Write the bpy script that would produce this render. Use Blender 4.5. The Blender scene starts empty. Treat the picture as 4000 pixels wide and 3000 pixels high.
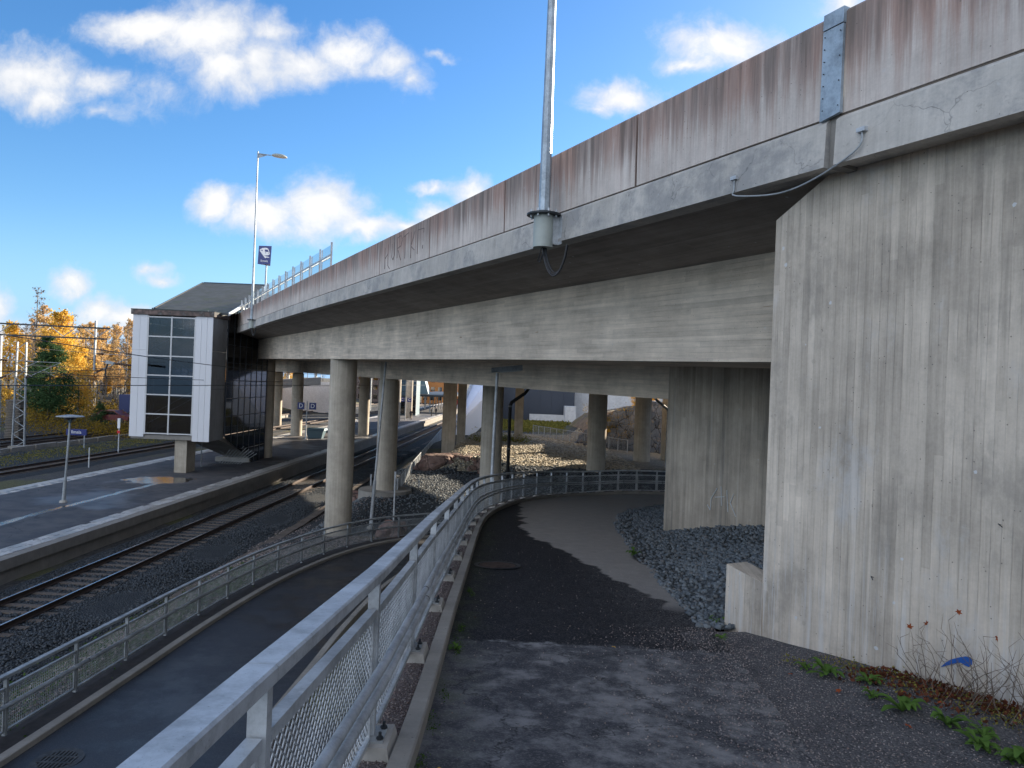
import bpy, math, random
import numpy as np
from mathutils import Vector, Matrix, noise as mnoise

random.seed(7)
rng = np.random.default_rng(7)
S = bpy.context.scene
COL = S.collection
R = math.radians

# ------------------------------------------------------------------ camera
cam = bpy.data.cameras.new('camera')
cam.sensor_width = 36.0
cam.lens = 24.75
cam.clip_start = 0.05
cam.clip_end = 6000
camo = bpy.data.objects.new('camera', cam)
COL.objects.link(camo)
ROLL = 0.038
cr, sr = math.cos(ROLL), math.sin(ROLL)
camo.matrix_world = Matrix(((cr, -sr, 0, 0), (0, 0, -1, 0), (sr, cr, 0, 0), (0, 0, 0, 1)))
S.camera = camo

# ------------------------------------------------------------------ light, sky, exposure
SUN_AZ, SUN_EL = R(43), R(17.5)
SKY_STRENGTH = 0.08
S.view_settings.view_transform = 'Standard'
S.view_settings.look = 'None'
S.view_settings.exposure = 1.75
S.view_settings.gamma = 1.0
S.view_settings.use_curve_mapping = False
sun_dir = Vector((math.sin(SUN_AZ) * math.cos(SUN_EL), math.cos(SUN_AZ) * math.cos(SUN_EL), math.sin(SUN_EL)))
sl = bpy.data.lights.new('sun', 'SUN')
sl.energy = 5.0
sl.angle = R(0.5)
sl.color = (1.0, 0.86, 0.68)
slo = bpy.data.objects.new('sun', sl)
slo.rotation_euler = sun_dir.to_track_quat('Z', 'Y').to_euler()
COL.objects.link(slo)


class NT:
    """small helper for building node trees"""
    def __init__(self, tree):
        self.t = tree

    def put(self, inp, v):
        if v is None:
            return
        if isinstance(v, bpy.types.NodeSocket):
            self.t.links.new(v, inp)
        else:
            if hasattr(inp.default_value, '__len__') and not hasattr(v, '__len__'):
                v = (v,) * len(inp.default_value)
            if hasattr(inp.default_value, '__len__') and len(inp.default_value) == 4 and len(v) == 3:
                v = (*v, 1.0)
            inp.default_value = v

    def n(self, typ, ins=None, out=0, **kw):
        nd = self.t.nodes.new(typ)
        for a, b in kw.items():
            setattr(nd, a, b)
        for a, b in (ins or {}).items():
            self.put(nd.inputs[a], b)
        return nd.outputs[out] if out is not None else nd

    def m(self, op, a, b=None, c=None, clamp=False):
        nd = self.t.nodes.new('ShaderNodeMath')
        nd.operation = op
        nd.use_clamp = clamp
        for i, v in enumerate((a, b, c)):
            if v is not None:
                self.put(nd.inputs[i], v)
        return nd.outputs[0]

    def vm(self, op, a, b=None, out=0):
        nd = self.t.nodes.new('ShaderNodeVectorMath')
        nd.operation = op
        self.put(nd.inputs[0], a)
        if b is not None:
            self.put(nd.inputs['Scale'] if op == 'SCALE' else nd.inputs[1], b)
        return nd.outputs[out]

    def mix(self, f, a, b, mode='MIX'):
        nd = self.t.nodes.new('ShaderNodeMix')
        nd.data_type = 'RGBA'
        nd.blend_type = mode
        self.put(nd.inputs[0], f)
        self.put(nd.inputs[6], a)
        self.put(nd.inputs[7], b)
        return nd.outputs[2]

    def mr(self, v, a, b, c=0.0, d=1.0, smooth=True):
        nd = self.t.nodes.new('ShaderNodeMapRange')
        nd.interpolation_type = 'SMOOTHSTEP' if smooth else 'LINEAR'
        nd.clamp = True
        for i, x in enumerate((v, a, b, c, d)):
            self.put(nd.inputs[i], x)
        return nd.outputs[0]

    def noise(self, vec, scale, detail=4, rough=0.55, dist=0.0, out=0):
        return self.n('ShaderNodeTexNoise', {'Vector': vec, 'Scale': scale, 'Detail': detail, 'Roughness': rough, 'Distortion': dist}, out=out)

    def voro(self, vec, scale, out='Distance', feature='F1'):
        nd = self.n('ShaderNodeTexVoronoi', {'Vector': vec, 'Scale': scale}, out=None, feature=feature)
        return nd.outputs[out]

    def sep(self, v):
        nd = self.n('ShaderNodeSeparateXYZ', {0: v}, out=None)
        return nd.outputs[0], nd.outputs[1], nd.outputs[2]

    def comb(self, x, y, z=0.0):
        return self.n('ShaderNodeCombineXYZ', {0: x, 1: y, 2: z})


# clouds: centre and radii of each cloud lump on the plane one unit in front of the viewpoint (east/ahead, up/ahead)
def _ke(px, py):
    return ((px - 2000 + .038 * (py - 1500)) / 2750, (1500 - py + .038 * (px - 2000)) / 2750)


LUMPS = [(600, 110, 230, 70, 1), (790, 140, 200, 130, 1.15), (880, 280, 130, 95, 1), (1000, 240, 110, 95, .85), (110, 290, 230, 110, 1),
         (170, 390, 110, 70, .9), (350, 310, 120, 55, .7), (640, 380, 130, 60, .38), (1050, 120, 100, 55, .7), (1180, 240, 170, 80, .85),
         (1390, 190, 150, 75, .9), (1530, 240, 90, 60, .8), (1610, 320, 60, 50, .6), (850, 790, 95, 75, 1), (1050, 840, 170, 85, 1.15), (1265, 820, 150, 115, 1.2),
         (1420, 895, 140, 55, 1), (1180, 910, 90, 50, .7), (1560, 905, 110, 45, .9), (1700, 850, 90, 55, .9), (1700, 745, 75, 26, .8),
         (1840, 755, 90, 55, .95), (290, 1100, 85, 48, .9), (590, 1045, 60, 32, .7), (650, 1090, 60, 22, .6), (390, 1220, 75, 80, 1), (490, 1265, 170, 55, 1),
         (250, 1270, 90, 42, .8), (5, 1180, 55, 70, .9), (0, 1300, 260, 60, .8), (2800, 170, 190, 85, 1.0), (2700, 240, 120, 40, .8), (2420, 370, 150, 62, 1), (2330, 410, 60, 30, .8),
         (3310, 5, 110, 55, .9), (1720, 205, 50, 14, .35), (400, 420, 90, 30, .4)]
W = bpy.data.worlds.new('World')
S.world = W
W.use_nodes = True
t = W.node_tree
t.nodes.clear()
N = NT(t)
sky = t.nodes.new('ShaderNodeTexSky')
sky.sky_type = 'NISHITA'
sky.sun_disc = False
sky.sun_elevation = SUN_EL
sky.sun_rotation = SUN_AZ
sky.altitude = 20
sky.air_density = 1.0
sky.dust_density = 0.4
sky.ozone_density = 2.6
D = N.n('ShaderNodeTexCoord', out=0)
dx, dy, dz = N.sep(D)
yy = N.m('MAXIMUM', dy, 0.08)
P = N.comb(N.m('DIVIDE', dx, yy), N.m('DIVIDE', dz, yy), 0)
w1 = N.noise(P, 7.0, 3, .6, out=1)
w2 = N.noise(P, 24.0, 4, .6, out=1)
Pw = N.vm('ADD', P, N.vm('SCALE', N.vm('SUBTRACT', w1, (.5, .5, .5)), 0.055))
Pw = N.vm('ADD', Pw, N.vm('SCALE', N.vm('SUBTRACT', w2, (.5, .5, .5)), 0.035))
acc = None
low = None
for (px, py, rx, ry, wt) in LUMPS:
    kx, ey = _ke(px, py)
    q = N.vm('MULTIPLY', N.vm('SUBTRACT', Pw, (kx, ey, 0)), (2750 / rx / 1.42, 2750 / ry / 1.42, 0))
    ln = N.vm('LENGTH', q, out=1)
    v = N.m('MULTIPLY', N.m('SUBTRACT', 1.0, ln), wt)
    acc = v if acc is None else N.m('SMOOTH_MAX', acc, v, 0.25)
fb = N.noise(N.vm('ADD', P, N.vm('SCALE', w1, .08)), 17.0, 10, .66)
fb2 = N.noise(P, 5.0, 5, .6)
dens = N.m('ADD', acc, N.m('MULTIPLY', N.m('SUBTRACT', fb, .5), 1.25))
front = N.mr(dy, .10, .22)
dens_f = N.m('MULTIPLY', N.mr(dens, -.10, .78), front)
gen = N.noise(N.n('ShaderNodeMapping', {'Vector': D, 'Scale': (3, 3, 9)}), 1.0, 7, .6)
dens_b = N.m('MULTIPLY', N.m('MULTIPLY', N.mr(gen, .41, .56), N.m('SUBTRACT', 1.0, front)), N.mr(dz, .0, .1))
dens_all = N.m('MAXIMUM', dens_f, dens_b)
edge = N.mr(N.m('ADD', dens, N.m('MULTIPLY', N.m('SUBTRACT', fb2, .5), 1.2)), .3, 1.4)
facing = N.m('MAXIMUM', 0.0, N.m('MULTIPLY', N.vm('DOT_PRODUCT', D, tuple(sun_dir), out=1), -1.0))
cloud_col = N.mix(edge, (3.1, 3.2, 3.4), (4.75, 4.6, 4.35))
lit = N.m('ADD', 1.0, N.m('MULTIPLY', facing, 3.6))  # clouds opposite the sun are lit face on, boosted as unseen fill light
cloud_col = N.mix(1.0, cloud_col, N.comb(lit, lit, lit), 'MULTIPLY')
skyc = N.n('ShaderNodeHueSaturation', {'Hue': .5, 'Saturation': 1.22, 'Value': .76, 'Color': sky.outputs[0]})
skyc = N.mix(N.mr(dz, .0, .20, .85, 0.0), N.mix(1.0, skyc, (0.90, 1.0, 1.12), 'MULTIPLY'), (1.35, 2.55, 4.3))
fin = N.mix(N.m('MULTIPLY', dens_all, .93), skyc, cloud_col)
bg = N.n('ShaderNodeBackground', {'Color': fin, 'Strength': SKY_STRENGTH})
wo = t.nodes.new('ShaderNodeOutputWorld')
t.links.new(bg, wo.inputs[0])


# ------------------------------------------------------------------ object helpers
def tag(o, label=None, cat=None, group=None, kind=None):
    if label: o['label'] = label
    if cat: o['category'] = cat
    if group: o['group'] = group
    if kind: o['kind'] = kind
    return o


def thing(name, label, cat, loc=(0, 0, 0), rotz=0, group=None):
    o = bpy.data.objects.new(name, None)
    o.location = loc
    o.rotation_euler = (0, 0, rotz)
    o.empty_display_size = .3
    COL.objects.link(o)
    return tag(o, label, cat, group)


def link(name, me, parent=None, loc=(0, 0, 0), rot=None):
    o = bpy.data.objects.new(name, me)
    o.location = loc
    if rot is not None: o.rotation_euler = rot
    COL.objects.link(o)
    if parent is not None: o.parent = parent
    return o


class MB:
    """collects polygons, then links them as ONE mesh object. With off=(x,y,z) given, coordinates are world ones and are made local to off."""
    def __init__(self):
        self.v = []; self.f = []; self.uv = []; self.n = 0

    def add(self, vs, fs, uvs=None):
        b = self.n
        self.v.extend([tuple(p) for p in vs])
        self.n += len(vs)
        for i, f in enumerate(fs):
            self.f.append(tuple(b + k for k in f))
            self.uv.append(uvs[i] if uvs else None)
        return self

    def hexa(self, p):  # 8 points: bottom 4 counter-clockwise, top 4
        return self.add(p, [(0, 3, 2, 1), (4, 5, 6, 7), (0, 1, 5, 4), (1, 2, 6, 5), (2, 3, 7, 6), (3, 0, 4, 7)])

    def box(self, x0, y0, z0, x1, y1, z1):
        return self.hexa([(x0, y0, z0), (x1, y0, z0), (x1, y1, z0), (x0, y1, z0), (x0, y0, z1), (x1, y0, z1), (x1, y1, z1), (x0, y1, z1)])

    def obox(self, c, ax, ay, az):  # oriented box, half axes
        c, ax, ay, az = map(Vector, (c, ax, ay, az))
        return self.hexa([c - ax - ay - az, c + ax - ay - az, c + ax + ay - az, c - ax + ay - az, c - ax - ay + az, c + ax - ay + az, c + ax + ay + az, c - ax + ay + az])

    def bar(self, a, b, w, h, up=(0, 0, 1)):
        a, b = Vector(a), Vector(b)
        d = b - a
        s = d.cross(Vector(up))
        if s.length < 1e-6: s = d.cross(Vector((1, 0, 0)))
        s.normalize()
        u = s.cross(d).normalized()
        return self.obox((a + b) / 2, d / 2, -s * w / 2, u * h / 2) if False else self.obox((a + b) / 2, s * w / 2, d / 2, u * h / 2)

    def tube(self, pts, r, n=8, cap=True):
        pts = [Vector(p) for p in pts]
        rs = r if hasattr(r, '__len__') else [r] * len(pts)
        vs = []
        prev = None
        for i, p in enumerate(pts):
            d = (pts[min(i + 1, len(pts) - 1)] - pts[max(i - 1, 0)])
            if d.length < 1e-9: d = Vector((0, 0, 1))
            d.normalize()
            if prev is None:
                a = d.cross(Vector((0, 0, 1)) if abs(d.z) < .9 else Vector((1, 0, 0))).normalized()
            else:
                a = (prev - d * prev.dot(d))
                a = a.normalized() if a.length > 1e-6 else d.orthogonal().normalized()
            prev = a
            b = d.cross(a)
            for k in range(n):
                t_ = 2 * math.pi * k / n
                vs.append(p + (a * math.cos(t_) + b * math.sin(t_)) * rs[i])
        fs = []
        for i in range(len(pts) - 1):
            for k in range(n):
                k2 = (k + 1) % n
                fs.append((i * n + k, i * n + k2, (i + 1) * n + k2, (i + 1) * n + k))
        if cap:
            fs.append(tuple(range(n - 1, -1, -1)))
            fs.append(tuple((len(pts) - 1) * n + k for k in range(n)))
        return self.add(vs, fs)

    def cyl(self, x, y, z0, z1, r0, r1=None, n=24, caps=True):
        r1 = r0 if r1 is None else r1
        vs = []; uvs = []; fs = []
        for z, r in ((z0, r0), (z1, r1)):
            for k in range(n):
                a = 2 * math.pi * k / n
                vs.append((x + r * math.cos(a), y + r * math.sin(a), z))
        for k in range(n):
            k2 = (k + 1) % n
            fs.append((k, k2, n + k2, n + k))
            u0 = r0 * 2 * math.pi * k / n; u1 = r0 * 2 * math.pi * (k + 1) / n
            uvs.append([(u0, z0), (u1, z0), (u1, z1), (u0, z1)])
        if caps:
            fs.append(tuple(range(n - 1, -1, -1))); uvs.append(None)
            fs.append(tuple(range(n, 2 * n))); uvs.append(None)
        return self.add(vs, fs, uvs)

    def prism(self, poly, d):  # planar polygon of 3-D points extruded by vector d
        n = len(poly)
        d = Vector(d)
        vs = [Vector(p) for p in poly] + [Vector(p) + d for p in poly]
        fs = [tuple(range(n - 1, -1, -1)), tuple(range(n, 2 * n))] + [(k, (k + 1) % n, n + (k + 1) % n, n + k) for k in range(n)]
        return self.add(vs, fs)

    def sweep(self, secs, us, closed=True, cap=True, vcoord=None):
        """secs: list of rings of 3-D points; us: distance of each ring"""
        n = len(secs[0])
        vs = [p for s_ in secs for p in s_]
        fs = []; uvs = []
        L = [0]
        for k in range(n):
            a = Vector(secs[0][k]); b = Vector(secs[0][(k + 1) % n])
            L.append(L[-1] + (b - a).length)
        m = n if closed else n - 1
        for i in range(len(secs) - 1):
            for k in range(m):
                k2 = (k + 1) % n
                fs.append((i * n + k, (i + 1) * n + k, (i + 1) * n + k2, i * n + k2))
                uvs.append([(us[i], L[k]), (us[i + 1], L[k]), (us[i + 1], L[k + 1]), (us[i], L[k + 1])])
        if cap and closed:
            fs.append(tuple(range(n))); uvs.append(None)
            fs.append(tuple((len(secs) - 1) * n + k for k in range(n - 1, -1, -1))); uvs.append(None)
        return self.add(vs, fs, uvs)

    def mesh(self, name, mat, smooth=False, off=(0, 0, 0)):
        me = bpy.data.meshes.new(name)
        V = np.array(self.v, dtype=np.float64) - np.array(off)
        me.from_pydata(V.tolist(), [], self.f)
        uvl = me.uv_layers.new(name='UVMap')
        out = np.zeros((len(me.loops), 2))
        me_v = np.array(self.v, dtype=np.float64)
        for pi, p in enumerate(me.polygons):
            u = self.uv[pi]
            if u is None or len(u) != p.loop_total:
                nx, ny, nz = p.normal
                idx = list(p.vertices)
                if abs(nz) > .75:
                    u = [(me_v[i][0], me_v[i][1]) for i in idx]
                else:
                    l = math.hypot(nx, ny)
                    tx, ty = -ny / l, nx / l
                    u = [(me_v[i][0] * tx + me_v[i][1] * ty, me_v[i][2]) for i in idx]
            for j in range(p.loop_total):
                out[p.loop_start + j] = u[j]
        uvl.data.foreach_set('uv', out.ravel())
        if mat: me.materials.append(mat)
        if smooth:
            me.polygons.foreach_set('use_smooth', [True] * len(me.polygons))
            try: me.set_sharp_from_angle(angle=R(38))
            except Exception: pass
        me.update()
        return me

    def build(self, name, mat, parent=None, smooth=False):
        """coordinates are world ones; the parent (unrotated) may sit anywhere"""
        if parent is not None:
            off = tuple(parent.location)
            q = parent.parent
            while q is not None:
                off = tuple(a + b for a, b in zip(off, q.location)); q = q.parent
            return link(name, self.mesh(name, mat, smooth, off), parent)
        V = np.array(self.v)
        c = ((V[:, 0].min() + V[:, 0].max()) / 2, (V[:, 1].min() + V[:, 1].max()) / 2, V[:, 2].min())
        return link(name, self.mesh(name, mat, smooth, c), None, c)


def np_mesh(name, V, F, mat, uv=None, smooth=False):
    """fast mesh of equal-sided polygons from numpy arrays"""
    me = bpy.data.meshes.new(name)
    k = F.shape[1]
    me.vertices.add(len(V)); me.vertices.foreach_set('co', np.ascontiguousarray(V, dtype=np.float32).ravel())
    me.loops.add(F.size); me.loops.foreach_set('vertex_index', np.ascontiguousarray(F, dtype=np.int32).ravel())
    me.polygons.add(len(F)); me.polygons.foreach_set('loop_start', np.arange(0, F.size, k, dtype=np.int32))
    me.update(calc_edges=True)
    if smooth: me.polygons.foreach_set('use_smooth', [True] * len(F))
    if mat: me.materials.append(mat)
    return me


def vertex_uv(me, UV):
    l = me.uv_layers.new(name='UVMap')
    vi = np.zeros(len(me.loops), dtype=np.int32)
    me.loops.foreach_get('vertex_index', vi)
    l.data.foreach_set('uv', UV[vi].ravel())


def grid_mesh(name, xs, ys, hf, mat, smooth=True, keep=None):
    X, Y = np.meshgrid(xs, ys)
    Z = hf(X, Y)
    V = np.stack([X.ravel(), Y.ravel(), Z.ravel()], 1)
    nx, ny = len(xs), len(ys)
    i = np.arange(nx - 1)[None, :] + nx * np.arange(ny - 1)[:, None]
    F = np.stack([i, i + 1, i + nx + 1, i + nx], -1).reshape(-1, 4)
    if keep is not None:
        F = F[keep(V[F].mean(1))]
    return np_mesh(name, V, F, mat, smooth=smooth)


OCT_V = np.array([(1, 0, 0), (-1, 0, 0), (0, 1, 0), (0, -1, 0), (0, 0, 1), (0, 0, -1)], float)
OCT_F = np.array([(0, 2, 4), (2, 1, 4), (1, 3, 4), (3, 0, 4), (2, 0, 5), (1, 2, 5), (3, 1, 5), (0, 3, 5)])
CUB_V = np.array([(-1, -1, -1), (1, -1, -1), (1, 1, -1), (-1, 1, -1), (-1, -1, 1), (1, -1, 1), (1, 1, 1), (-1, 1, 1)], float) * .62
CUB_F = np.array([(0, 2, 1), (0, 3, 2), (4, 5, 6), (4, 6, 7), (0, 1, 5), (0, 5, 4), (1, 2, 6), (1, 6, 5), (2, 3, 7), (2, 7, 6), (3, 0, 4), (3, 4, 7)])


def stones(name, pts, size, mat, label=None, parent=None, flat=.75):
    """angular stones, all in one mesh"""
    n = len(pts)
    V0, F0 = (OCT_V, OCT_F)
    q = rng.normal(size=(n, 4)); q /= np.linalg.norm(q, axis=1)[:, None]
    w, x, y, z = q.T
    M = np.stack([1 - 2 * (y * y + z * z), 2 * (x * y - z * w), 2 * (x * z + y * w), 2 * (x * y + z * w), 1 - 2 * (x * x + z * z), 2 * (y * z - x * w),
                  2 * (x * z - y * w), 2 * (y * z + x * w), 1 - 2 * (x * x + y * y)], 1).reshape(n, 3, 3)
    sc = size * rng.uniform(.55, 1.15, (n, 1)) * rng.uniform(.65, 1.2, (n, 3))
    L = V0[None] * sc[:, None, :] + rng.normal(0, .12, (n, len(V0), 3)) * size
    V = np.einsum('nij,nkj->nki', M, L)
    V[:, :, 2] *= flat
    V += pts[:, None, :]
    F = F0[None] + (np.arange(n) * len(V0))[:, None, None]
    me = np_mesh(name, V.reshape(-1, 3), F.reshape(-1, 3), mat)
    o = link(name, me, parent)
    tag(o, label, None, None, 'stuff')
    return o


def text_mesh(name, s, size, mat, depth=.004, align='CENTER'):
    c = bpy.data.curves.new(name, 'FONT')
    c.body = s; c.size = size; c.extrude = depth; c.align_x = align; c.align_y = 'CENTER'
    o = bpy.data.objects.new(name, c)
    COL.objects.link(o)
    dg = bpy.context.evaluated_depsgraph_get()
    me = bpy.data.meshes.new_from_object(o.evaluated_get(dg))
    bpy.data.objects.remove(o)
    bpy.data.curves.remove(c)
    me.name = name
    me.materials.clear(); me.materials.append(mat)
    return me


# ------------------------------------------------------------------ materials
def new_mat(name):
    m = bpy.data.materials.new(name)
    m.use_nodes = True
    m.node_tree.nodes.clear()
    N = NT(m.node_tree)
    out = m.node_tree.nodes.new('ShaderNodeOutputMaterial')
    return m, N, out


def finish(m, N, out, col, rough=.8, metal=0.0, bump=None, bstr=.3, bdist=.01, spec=.5, trans=None):
    ins = {'Base Color': col, 'Roughness': rough, 'Metallic': metal, 'Specular IOR Level': spec}
    if bump is not None:
        ins['Normal'] = N.n('ShaderNodeBump', {'Height': bump, 'Strength': bstr, 'Distance': bdist})
    if trans is not None: ins['Transmission Weight'] = trans
    b = N.n('ShaderNodeBsdfPrincipled', ins)
    m.node_tree.links.new(b, out.inputs[0])
    return m


def simple(name, col, rough=.6, metal=0.0, var=.15, scale=6.0, bstr=.08, spec=.5, dirt=None):
    m, N, out = new_mat(name)
    co = N.n('ShaderNodeTexCoord', out=3)
    a = N.noise(co, scale, 5, .6)
    b = N.noise(co, scale * 9, 3, .6)
    c = N.mix(N.m('MULTIPLY', N.mr(a, .3, .7), var * 2, clamp=True), col, tuple(x * (1 - var * 1.6) for x in col))
    if dirt: c = N.mix(N.m('MULTIPLY', N.mr(a, .5, .75), .8), c, dirt)
    return finish(m, N, out, c, N.m('ADD', rough - .06, N.m('MULTIPLY', b, .14)), metal, b, bstr, .01, spec)


def galv(name, col=(.34, .37, .40), rough=.55, metal=.35):
    m, N, out = new_mat(name)
    co = N.n('ShaderNodeTexCoord', out=3)
    v = N.voro(co, 45, 'Color')
    f = N.n('ShaderNodeSeparateColor', {0: v}, out=0)
    a = N.noise(co, 2.2, 8, .75)
    g = N.noise(co, 110.0, 4, .65)
    c = N.mix(N.mr(a, .38, .62), tuple(x * 1.18 for x in col), tuple(x * .66 for x in col))
    c = N.mix(N.m('MULTIPLY', f, .22), c, tuple(x * 1.35 for x in col))
    c = N.mix(N.m('MULTIPLY', N.mr(g, .62, .72), .8), c, (.15, .135, .115))
    return finish(m, N, out, c, N.m('ADD', rough - .1, N.m('MULTIPLY', a, .2)), metal, N.m('ADD', g, N.m('MULTIPLY', f, .3)), .12, .004)


def concrete(name, base, mode='n', bw=.1, streak=.35, blotch=.35, board=.12, kind=None, vtop=1.0, spots=.5, dark=(.16, .155, .14), bstr=.35):
    """mode v: boards stand upright, h: boards run along u; UV is in metres"""
    m, N, out = new_mat(name)
    uv = N.n('ShaderNodeUVMap', out=0)
    u, v, _ = N.sep(uv)
    nv = N.noise(uv, .55, 5, .62)
    nm = N.noise(uv, 2.6, 6, .68)
    fine = N.noise(uv, 38.0, 5, .7)
    if mode == 'h':
        c_, a_ = v, u
        st = N.noise(N.comb(N.m('MULTIPLY', u, .7), N.m('MULTIPLY', v, 14.0)), 1.0, 6, .65)
    else:
        c_, a_ = u, v
        st = N.noise(N.comb(N.m('MULTIPLY', u, 13.0), N.m('MULTIPLY', v, .5)), 1.0, 7, .72)
    cell = N.m('DIVIDE', c_, bw)
    wob = N.m('MULTIPLY', N.m('SUBTRACT', N.noise(uv, 5.0, 3), .5), .12)
    cell = N.m('ADD', cell, wob)
    idn = N.m('FLOOR', cell)
    lenj = N.m('FLOOR', N.m('ADD', N.m('DIVIDE', a_, 3.1 if mode == 'v' else 1.6), N.m('MULTIPLY', N.n('ShaderNodeTexWhiteNoise', {'W': idn}, noise_dimensions='1D'), 7.0)))
    wn = N.n('ShaderNodeTexWhiteNoise', {'Vector': N.comb(idn, lenj, 3.0)}, noise_dimensions='3D')
    fr = N.m('FRACT', cell)
    ed = N.m('MINIMUM', fr, N.m('SUBTRACT', 1.0, fr))
    line = N.m('SUBTRACT', 1.0, N.mr(ed, .0, .09))
    line = N.m('MULTIPLY', line, N.mr(N.noise(uv, 1.3, 4, .6), .4, .6))
    val = N.m('ADD', 1.0, N.m('MULTIPLY', N.m('SUBTRACT', nv, .5), blotch * 2))
    val = N.m('ADD', val, N.m('MULTIPLY', N.m('SUBTRACT', st, .5), streak * 2))
    val = N.m('ADD', val, N.m('MULTIPLY', N.m('SUBTRACT', nm, .5), .6))
    val = N.m('ADD', val, N.m('MULTIPLY', N.m('SUBTRACT', fine, .5), .30))
    if mode != 'n':
        val = N.m('ADD', val, N.m('MULTIPLY', N.m('SUBTRACT', wn, .5), board * 2))
        val = N.m('SUBTRACT', val, N.m('MULTIPLY', line, .22))
    val = N.m('MAXIMUM', val, .25)
    col = N.mix(1.0, base, N.comb(val, val, val), 'MULTIPLY')
    if kind == 'parapet':
        hgt = v
        sk = N.noise(N.comb(N.m('MULTIPLY', u, 9.0), N.m('MULTIPLY', v, .30)), 1.0, 7, .7)
        sk2 = N.noise(N.comb(N.m('MULTIPLY', u, 1.4), N.m('MULTIPLY', v, .25), 4.0), 1.0, 4, .6)
        top = N.mr(hgt, .05, .95)
        f1 = N.m('MULTIPLY', N.mr(N.m('ADD', N.m('MULTIPLY', sk, .9), N.m('MULTIPLY', top, .20)), .40, .62), N.mr(hgt, -.1, .7, .55, 1.0))
        col = N.mix(N.m('MULTIPLY', f1, .85), col, N.mix(N.mr(sk2, .4, .62), (.26, .20, .175), (.36, .22, .175)))
        f2 = N.m('MULTIPLY', N.mr(N.m('ADD', sk, N.m('MULTIPLY', top, .22)), .62, .86), .6)
        col = N.mix(f2, col, (.075, .068, .058))
    if kind == 'mottle':
        big = N.noise(N.comb(N.m('MULTIPLY', u, 1.0), N.m('MULTIPLY', v, .55)), 1.1, 8, .72)
        col = N.mix(N.m('MULTIPLY', N.mr(big, .50, .68), .55), col, (.20, .18, .155))
        col = N.mix(N.m('MULTIPLY', N.mr(big, .46, .34), .40), col, (.50, .50, .50))
        lowr = N.mr(N.m('ADD', v, N.m('MULTIPLY', nm, .8)), -.6, -1.6)
        rib = N.mr(N.noise(N.comb(N.m('MULTIPLY', u, 16.0), N.m('MULTIPLY', v, .6), 2.0), 1.0, 6, .7), .50, .62)
        col = N.mix(N.m('MULTIPLY', N.m('MULTIPLY', lowr, rib), .45), col, (.58, .58, .57))
        dr = N.mr(N.noise(N.comb(N.m('MULTIPLY', u, 7.0), N.m('MULTIPLY', v, .22), 5.0), 1.0, 5, .65), .58, .68)
        col = N.mix(N.m('MULTIPLY', dr, .35), col, (.17, .155, .13))
    if kind == 'beam':
        ch = N.noise(uv, 1.1, 7, .7)
        col = N.mix(N.m('MULTIPLY', N.mr(ch, .44, .64), .75), col, (.22, .22, .22))
        col = N.mix(N.m('MULTIPLY', N.mr(N.noise(uv, 6.0, 6, .75), .60, .70), .5), col, (.19, .18, .165))
        cr_ = N.voro(N.vm('ADD', uv, N.vm('SCALE', N.noise(uv, 3.0, 4, out=1), .35)), 1.6, 'Distance', 'DISTANCE_TO_EDGE')
        col = N.mix(N.m('MULTIPLY', N.m('SUBTRACT', 1.0, N.mr(cr_, .0, .012)), N.m('MULTIPLY', N.mr(nv, .5, .6), .6)), col, (.10, .10, .10))
    if kind == 'rust':
        rr = N.noise(N.comb(N.m('MULTIPLY', u, 1.2), N.m('MULTIPLY', v, 9.0)), 1.0, 3, .5)
        col = N.mix(N.m('MULTIPLY', N.mr(rr, .72, .76), .7), col, (.24, .11, .04))
    if kind == 'damp':
        sk = N.noise(N.comb(N.m('MULTIPLY', u, 2.0), N.m('MULTIPLY', v, .18)), 1.0, 6, .65)
        col = N.mix(N.m('MULTIPLY', N.mr(sk, .48, .70), .6), col, dark)
        bnd = N.mr(N.noise(N.comb(N.m('MULTIPLY', u, 5.0), N.m('MULTIPLY', v, .12), 9.0), 1.0, 5, .6), .56, .70)
        col = N.mix(N.m('MULTIPLY', bnd, .35), col, (.42, .42, .40))
    if kind in ('mottle', 'damp'):
        tu = N.m('SUBTRACT', N.m('FRACT', N.m('DIVIDE', u, 1.35)), .5)
        tv = N.m('SUBTRACT', N.m('FRACT', N.m('DIVIDE', N.m('ADD', v, .3), 1.25)), .5)
        td = N.vm('LENGTH', N.comb(N.m('MULTIPLY', tu, 1.35), N.m('MULTIPLY', tv, 1.25)), out=1)
        col = N.mix(N.m('MULTIPLY', N.mr(td, .026, .018), .18), col, (.16, .145, .12))
    # blow holes and lime specks
    vo = N.voro(uv, 17.0)
    pr = N.n('ShaderNodeSeparateColor', {0: N.voro(uv, 17.0, 'Color')}, out=None)
    hole = N.m('MULTIPLY', N.m('LESS_THAN', vo, .10), N.m('GREATER_THAN', pr.outputs[0], .62))
    col = N.mix(N.m('MULTIPLY', hole, .65), col, (.09, .085, .08))
    vo2 = N.voro(N.vm('ADD', uv, (3.3, 7.1, 0)), 5.0)
    pr2 = N.n('ShaderNodeSeparateColor', {0: N.voro(N.vm('ADD', uv, (3.3, 7.1, 0)), 5.0, 'Color')}, out=None)
    sp = N.m('MULTIPLY', N.m('LESS_THAN', N.m('ADD', vo2, N.m('MULTIPLY', N.m('SUBTRACT', fine, .5), .2)), .09), N.m('GREATER_THAN', pr2.outputs[1], .72))
    col = N.mix(N.m('MULTIPLY', sp, spots), col, (.55, .56, .57))
    hgt = N.m('ADD', N.m('MULTIPLY', fine, .5), N.m('MULTIPLY', nm, .8))
    if mode != 'n':
        hgt = N.m('SUBTRACT', N.m('ADD', hgt, N.m('MULTIPLY', wn, .5)), N.m('MULTIPLY', line, .8))
    hgt = N.m('SUBTRACT', hgt, N.m('MULTIPLY', hole, 1.2))
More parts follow.
